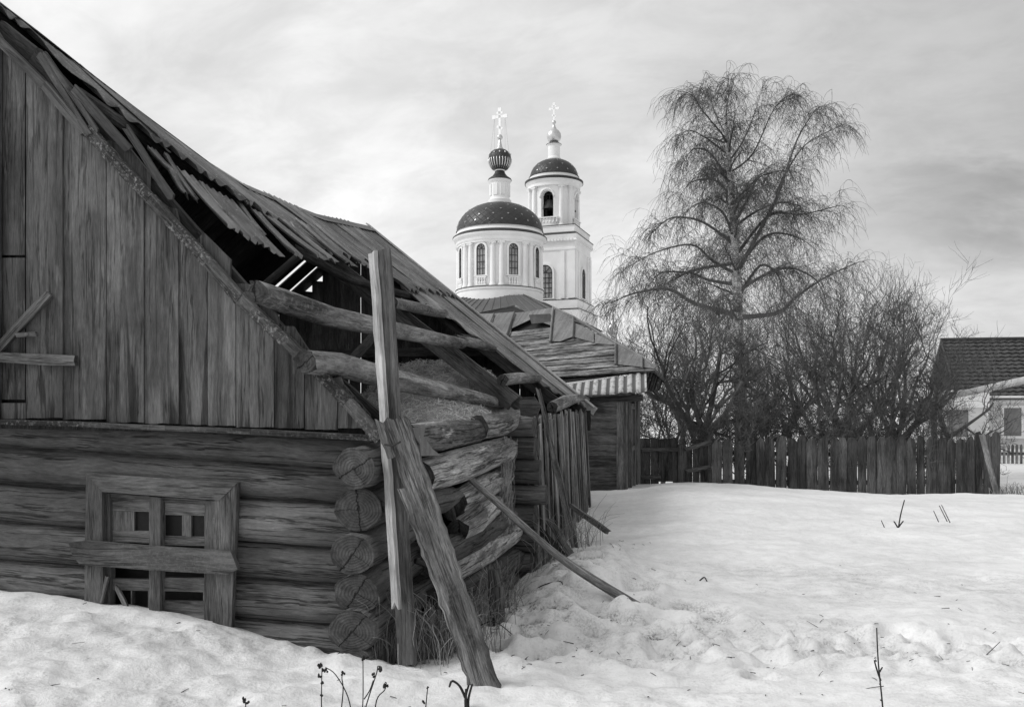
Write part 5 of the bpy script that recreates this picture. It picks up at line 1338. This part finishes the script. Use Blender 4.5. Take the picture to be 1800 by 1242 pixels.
hwin((1774-900)*HH/F, EYE+(HY-741)*HH/F, 1.35, 1.42); hwin((1774-900)*HH/F+2.6, EYE+(HY-741)*HH/F, 1.35, 1.42)
px0, px1 = (1638-900)*38/F, (1742-900)*38/F
m = MB(827); m.box(((px0+px1)/2, 39.0, .9), (px1-px0, 0, 0), (0, 1.94, 0), (0, 0, 3.0)); lap(m, px0, px1, 38.0, -.6, 1.72, 15); m.build('porch', MT['siding'], house)
m = MB(828); m.box(((px0+px1)/2, 37.98, 2.08), (px1-px0+.1, 0, 0), (0, .08, 0), (0, 0, .62)); m.box(((px0+px1)/2, 37.96, 1.74), (px1-px0+.1, 0, 0), (0, .1, 0), (0, 0, .06)); m.box(((px0+px1)/2, 38.9, 2.44), (px1-px0+.3, 0, 0), (0, 2.0, 0), (0, 0, .08)); m.box((px1-.03, 37.99, .7), (.1, 0, 0), (0, .1, 0), (0, 0, 2.1)); m.build('porch_fascia', MT['white'], house)
m = MB(829); m.box(((1692-900)*38/F, 37.975, 1.0), (.9, 0, 0), (0, .04, 0), (0, 0, 1.2)); m.build('porch_window', MT['curtain'], house)
ca_, sa_ = math.cos(R(-10)), math.sin(R(-10)); c0_ = Vector((hx+.2, 40, 0)); dv_ = Vector((hx, 40, 0))-house.location; house.rotation_euler.z = R(-10)
house.location = Vector((c0_.x-(ca_*dv_.x-sa_*dv_.y), c0_.y-(sa_*dv_.x+ca_*dv_.y), house.location.z))
# wrapped overhead pipe on posts
P = curve([at(1490, 738, 36), at(1600, 712, 32), at(1690, 692, 29), at(1860, 655, 24.5)], 5)
pipe = thing('overhead_pipe', 'thick wrapped overhead pipe running past the white house on posts', 'pipe', (P[5].x, P[5].y, -.3))
m = MB(840); m.tube(P, [.115+.004*math.sin(i*1.7) for i in range(len(P))], 14, 0, 0, .06); m.build('pipe_run', MT['pipewrap'], pipe, smooth_=True)
for i, pxp in enumerate((1642, 1530)):
    yy = (30.8, 34.4)[i]; zz0 = (at(pxp, (702, 728)[i], yy)).z; m = MB(841+i); b = at(pxp, 800, yy); m.tube([(b.x, b.y, -.5), (b.x, b.y, zz0-.1)], [.1, .1], 10); m.build('pipe_post', MT['fence'], pipe)

# ------------------------------------------------------------------ trees
def limb(rng, p, d, L, n, wander, up, droop=0.0):
    pts = [p.copy()]; d = d.normalized(); step = L/n
    for i in range(n):
        d = (d+Vector((rng.gauss(0, wander), rng.gauss(0, wander), rng.gauss(0, wander)))+Z*(up-droop*(i/n))).normalized(); p = p+d*step; pts.append(p.copy())
    return pts
def birch():
    rng = random.Random(11); YB = 34.0; base = at(1303, 800, YB); base.z = -.4
    t = thing('birch_tree', 'tall bare weeping birch with pale spotted trunk behind the fence', 'tree', base)
    m = MB(900); tw = MB(901)
    tp = [base]+[at(x, y, YB) for x, y in ((1302, 760), (1301, 680), (1298, 590), (1295, 500), (1291, 420), (1286, 340), (1280, 270), (1275, 205), (1276, 150))]
    tp = curve(tp, 4); n = len(tp); m.tube(tp, [.26*(1-i/(n-1))**.75+.018 for i in range(n)], 12, 0, 0, .06)
    zx = lambda x, y: (1040+x/2.436, 110+y/2.436)
    L = [[(620, 1080), (440, 1030), (330, 970), (190, 985), (80, 1030)], [(612, 860), (450, 885), (350, 930), (230, 1000)], [(600, 770), (470, 680), (340, 665), (255, 735)],
         [(612, 900), (520, 850), (430, 780), (280, 810), (165, 870)], [(600, 580), (530, 505), (430, 510), (380, 570)], [(570, 320), (470, 200), (430, 140), (360, 118)],
         [(622, 900), (720, 720), (800, 560), (880, 330), (960, 200)], [(790, 560), (850, 440), (930, 340), (1080, 265)], [(640, 1090), (800, 1070), (880, 1000), (1000, 920), (1150, 850)],
         [(610, 900), (740, 745), (860, 740), (950, 790)], [(615, 830), (760, 655), (900, 650), (1065, 610)], [(605, 700), (660, 600), (720, 490), (840, 460)], [(595, 470), (690, 390), (780, 200), (850, 140)],
         [(575, 230), (585, 150), (600, 70), (615, 110)], [(590, 420), (640, 350), (690, 240), (730, 110)], [(605, 560), (520, 400), (440, 370), (390, 430)], [(590, 400), (500, 330), (420, 290), (370, 320)],
         [(612, 760), (560, 640), (470, 600), (400, 640)], [(585, 330), (530, 220), (500, 120), (470, 110)], [(620, 950), (500, 930), (420, 900), (300, 900), (240, 960)], [(620, 980), (760, 900), (860, 880), (960, 930), (1000, 1010)],
         [(615, 700), (700, 640), (800, 600), (870, 610)], [(630, 1000), (720, 870), (790, 900), (820, 970)]]
    limbs = []
    for k, l in enumerate(L):
        dy = rng.uniform(-2.2, 2.2); N = len(l); P = []
        for i, (x, y) in enumerate(l): P.append(at(*zx(x, y), YB+dy*(i/(N-1))**1.0))
        P = curve(P, 5); r0 = .045+.0011*max(0, l[0][1]-200)**.7+(.05 if k in (6, 8, 0) else 0)
        r0 *= .48; m.tube(P, [r0*(1-.88*i/(len(P)-1)) for i in range(len(P))], 6, rng.uniform(0, 2), 1, .0); limbs.append((P, r0))
    # limbs towards and away from the viewer, so that the crown is round
    for k in range(22):
        i = rng.randint(int(n*.30), int(n*.80)); p = tp[i]; f = i/n; s = 1 if k % 2 else -1
        d = Vector((rng.uniform(-.7, .7), s*rng.uniform(.6, 1), rng.uniform(.2, .7))); P = limb(rng, p, d, rng.uniform(2.0, 4.2)*(1.15-f*.85), 8, .12, .05, .18); r0 = .055
        m.tube(P, [r0*(1-.85*q/8) for q in range(9)], 5, -.5, 1, 0); limbs.append((P, r0))
    def hangs(p, d, L):
        nseg = 6; pts = [p.copy()]; st = L/nseg; d = d.normalized(); wx = rng.gauss(.02, .06); wy = rng.gauss(0, .06)
        for i in range(nseg):
            d = (d+Vector((wx+rng.gauss(0, .14), wy+rng.gauss(0, .14), -.42))).normalized(); p = p+d*st; pts.append(p.copy())
        tw.twig(pts, rng.uniform(.0048, .0078), .0035, rng.uniform(-1.5, 1.5)); return pts
    for P, r0 in limbs:
        N = len(P); ll = sum((P[i+1]-P[i]).length for i in range(N-1)); ns = int(ll*6.8)
        for q in range(ns):
            f = rng.uniform(.16, 1.0); i = min(N-2, int(f*(N-1))); p = P[i].lerp(P[i+1], rng.random()); ax = (P[i+1]-P[i]).normalized()
            d = (ax*.8+Vector((rng.gauss(0, .7), rng.gauss(0, .7), rng.gauss(.1, .45)-.5*smooth(11.5, 14, p.z)))).normalized()
            Ls = rng.uniform(.45, 1.35)*(1.15-.4*f); B = limb(rng, p, d, Ls, 6, .18, .02, .22); tw.twig(B, .015*(1-.5*f), .006, 0)
            for _ in range(rng.randint(4, 8)):
                b = B[rng.randint(1, 6)]; d2 = (d*.5+Vector((rng.gauss(0, .6), rng.gauss(0, .6), rng.gauss(.2, .4)))).normalized(); h = hangs(b, d2, rng.uniform(.5, 2.1)*(1.35-.6*(p.z/15)))
                for _ in range(rng.randint(1, 3)): hangs(h[rng.randint(1, 4)], Vector((rng.gauss(0, .7), rng.gauss(0, .7), .1)), rng.uniform(.25, .8))
        for _ in range(4): hangs(P[-1], (P[-1]-P[-2]), rng.uniform(.5, 1.2))
    for _ in range(8):
        B = limb(rng, tp[-1]-Z*rng.uniform(.2, 1.0), Vector((rng.gauss(0, .4), rng.gauss(0, .4), 1)), rng.uniform(.2, .6), 5, .15, .05); tw.twig(B, .014, .005)
    m.build('trunk', [MT['bark'], MT['twig']], t, smooth_=True); tw.build('crown', MT['twig'], t)
birch()
def fruit_tree(name, label, cat, base, H, Wd, seed, group, trunk_h=.9, r0=.085, forks=4, dens=1.0, lean=0.0, upf=.055):
    rng = random.Random(seed); t = thing(name, label, cat, base, group); m = MB(seed); tw = MB(seed+1); base = Vector(base)
    P = limb(rng, base-Z*.2, Vector((rng.gauss(lean, .12), rng.gauss(0, .12), 1)), trunk_h+.2, 5, .07, .0); m.tube(P, [r0*(1.15-.35*i/5) for i in range(6)], 9, 0, 0, .12)
    def grow(p, d, L, r, lev):
        n = 6; B = limb(rng, p, d, L, n, .17 if lev < 3 else .13, upf if lev < 2 else .075)
        if lev < 2: m.tube(B, [r*(1-.5*i/n) for i in range(n+1)], 6, rng.uniform(-1, 1), 0, .1)
        else: tw.twig(B, r, r*.45, rng.uniform(-1, 1))
        if lev >= 4: return
        kids = (int(rng.uniform(5, 8)*dens), int(rng.uniform(4.5, 7)*dens), int(rng.uniform(4.8, 6.8)*dens), int(rng.uniform(2, 5)*dens))[lev]
        for k in range(kids):
            f = rng.uniform(.2, 1.0); i = min(n-1, int(f*n)); q = B[i].lerp(B[i+1], rng.random()); ax = (B[i+1]-B[i]).normalized()
            sd_ = Vector((rng.gauss(0, 1), rng.gauss(0, 1), rng.gauss(.25, .8))).normalized(); nd = (ax*.75+sd_*.95).normalized()
            grow(q, nd, L*rng.uniform(.42, .74), max(.0045, r*(1-.5*f)*rng.uniform(.4, .6)), lev+1)
    for k in range(forks):
        a = 2*PI*(k+rng.uniform(-.3, .3))/forks; sp_f = Wd/H*.9
        grow(P[-1] if k < 2 else P[3+k % 3], Vector((math.cos(a)*sp_f+lean, math.sin(a)*sp_f, rng.uniform(.6, 1.1))), (H-trunk_h)*rng.uniform(.56, .78), r0*.6, 0)
    m.build('trunk', MT['apple'], t, smooth_=True); tw.build('crown', MT['apple'], t)
    return t
FTG = 'bare fruit trees behind the fence'
fruit_tree('fruit_tree', 'bare fruit tree with forked dark trunk behind the patchy board gate', 'tree', at(1243, 835, 19.5), 4.2, 3.2, 910, FTG, .95, .13, 5)
fruit_tree('fruit_tree', 'bare fruit tree in front of the birch trunk, right of the forked trunk', 'tree', at(1345, 838, 21.5), 3.9, 3.4, 920, FTG, .7, .09, 5)
fruit_tree('fruit_tree', 'dense bare fruit tree behind the middle of the dark fence', 'tree', at(1425, 838, 20.5), 4.3, 3.2, 930, FTG, .8, .09, 5)
fruit_tree('fruit_tree', 'crooked bare fruit tree between the middle one and the tallest-shooted one', 'tree', at(1500, 838, 22.0), 5.0, 3.4, 940, FTG, .9, .10, 5)
fruit_tree('fruit_tree', 'bare fruit tree with the tallest upright shoots, left of the white house', 'tree', at(1575, 838, 20.5), 4.4, 3.2, 950, FTG, .9, .10, 5, 1.0, .1, .07)
fruit_tree('fruit_tree', 'thin bare fruit tree leaning right across the white house front', 'tree', at(1655, 838, 19.0), 2.9, 3.2, 960, FTG, .9, .075, 4, .85, .35)
fruit_tree('fruit_tree', 'low bare fruit tree close beside the shed corner', 'tree', at(1165, 835, 21.0), 3.7, 2.8, 970, FTG, .6, .055, 5)
SHG = 'shrubs tangled behind the fence'
for i, (px, Y, h, lab) in enumerate(((1185, 18.2, 1.7, 'low dark shrub just behind the board gate'), (1300, 18.2, 1.6, 'low dark shrub behind the left end of the picket fence'), (1385, 18.6, 1.9, 'twiggy dark shrub behind the pickets left of the fence middle'), (1470, 18.3, 1.8, 'twiggy dark shrub behind the pickets at the fence middle'), (1545, 18.5, 1.9, 'twiggy dark shrub behind the pickets under the tallest shoots'), (1625, 18.3, 1.6, 'twiggy dark shrub behind the pickets left of the pipe post'))):
    fruit_tree('shrub', lab, 'shrub', at(px, 838, Y), h, 2.0, 1000+10*i, SHG, .12, .025, 7, .95)
BKG = 'bare trees farther back'
for i, (px, Y, h, lab) in enumerate(((1195, 30, 5.2, 'hazy bare tree farther back, left of the birch'), (1390, 31, 5.6, 'hazy bare tree farther back, right of the birch'), (1480, 29, 5.8, 'hazy bare tree farther back, behind the crooked fruit tree'), (1255, 27, 4.4, 'hazy bare tree farther back, just left of the birch trunk'), (1560, 30, 5.0, 'hazy bare tree farther back, left of the house gable'))):
    fruit_tree('bare_tree', lab, 'tree', at(px, 790, Y), h, h*.8, 1100+10*i, BKG, .8, .11, 5, .9)
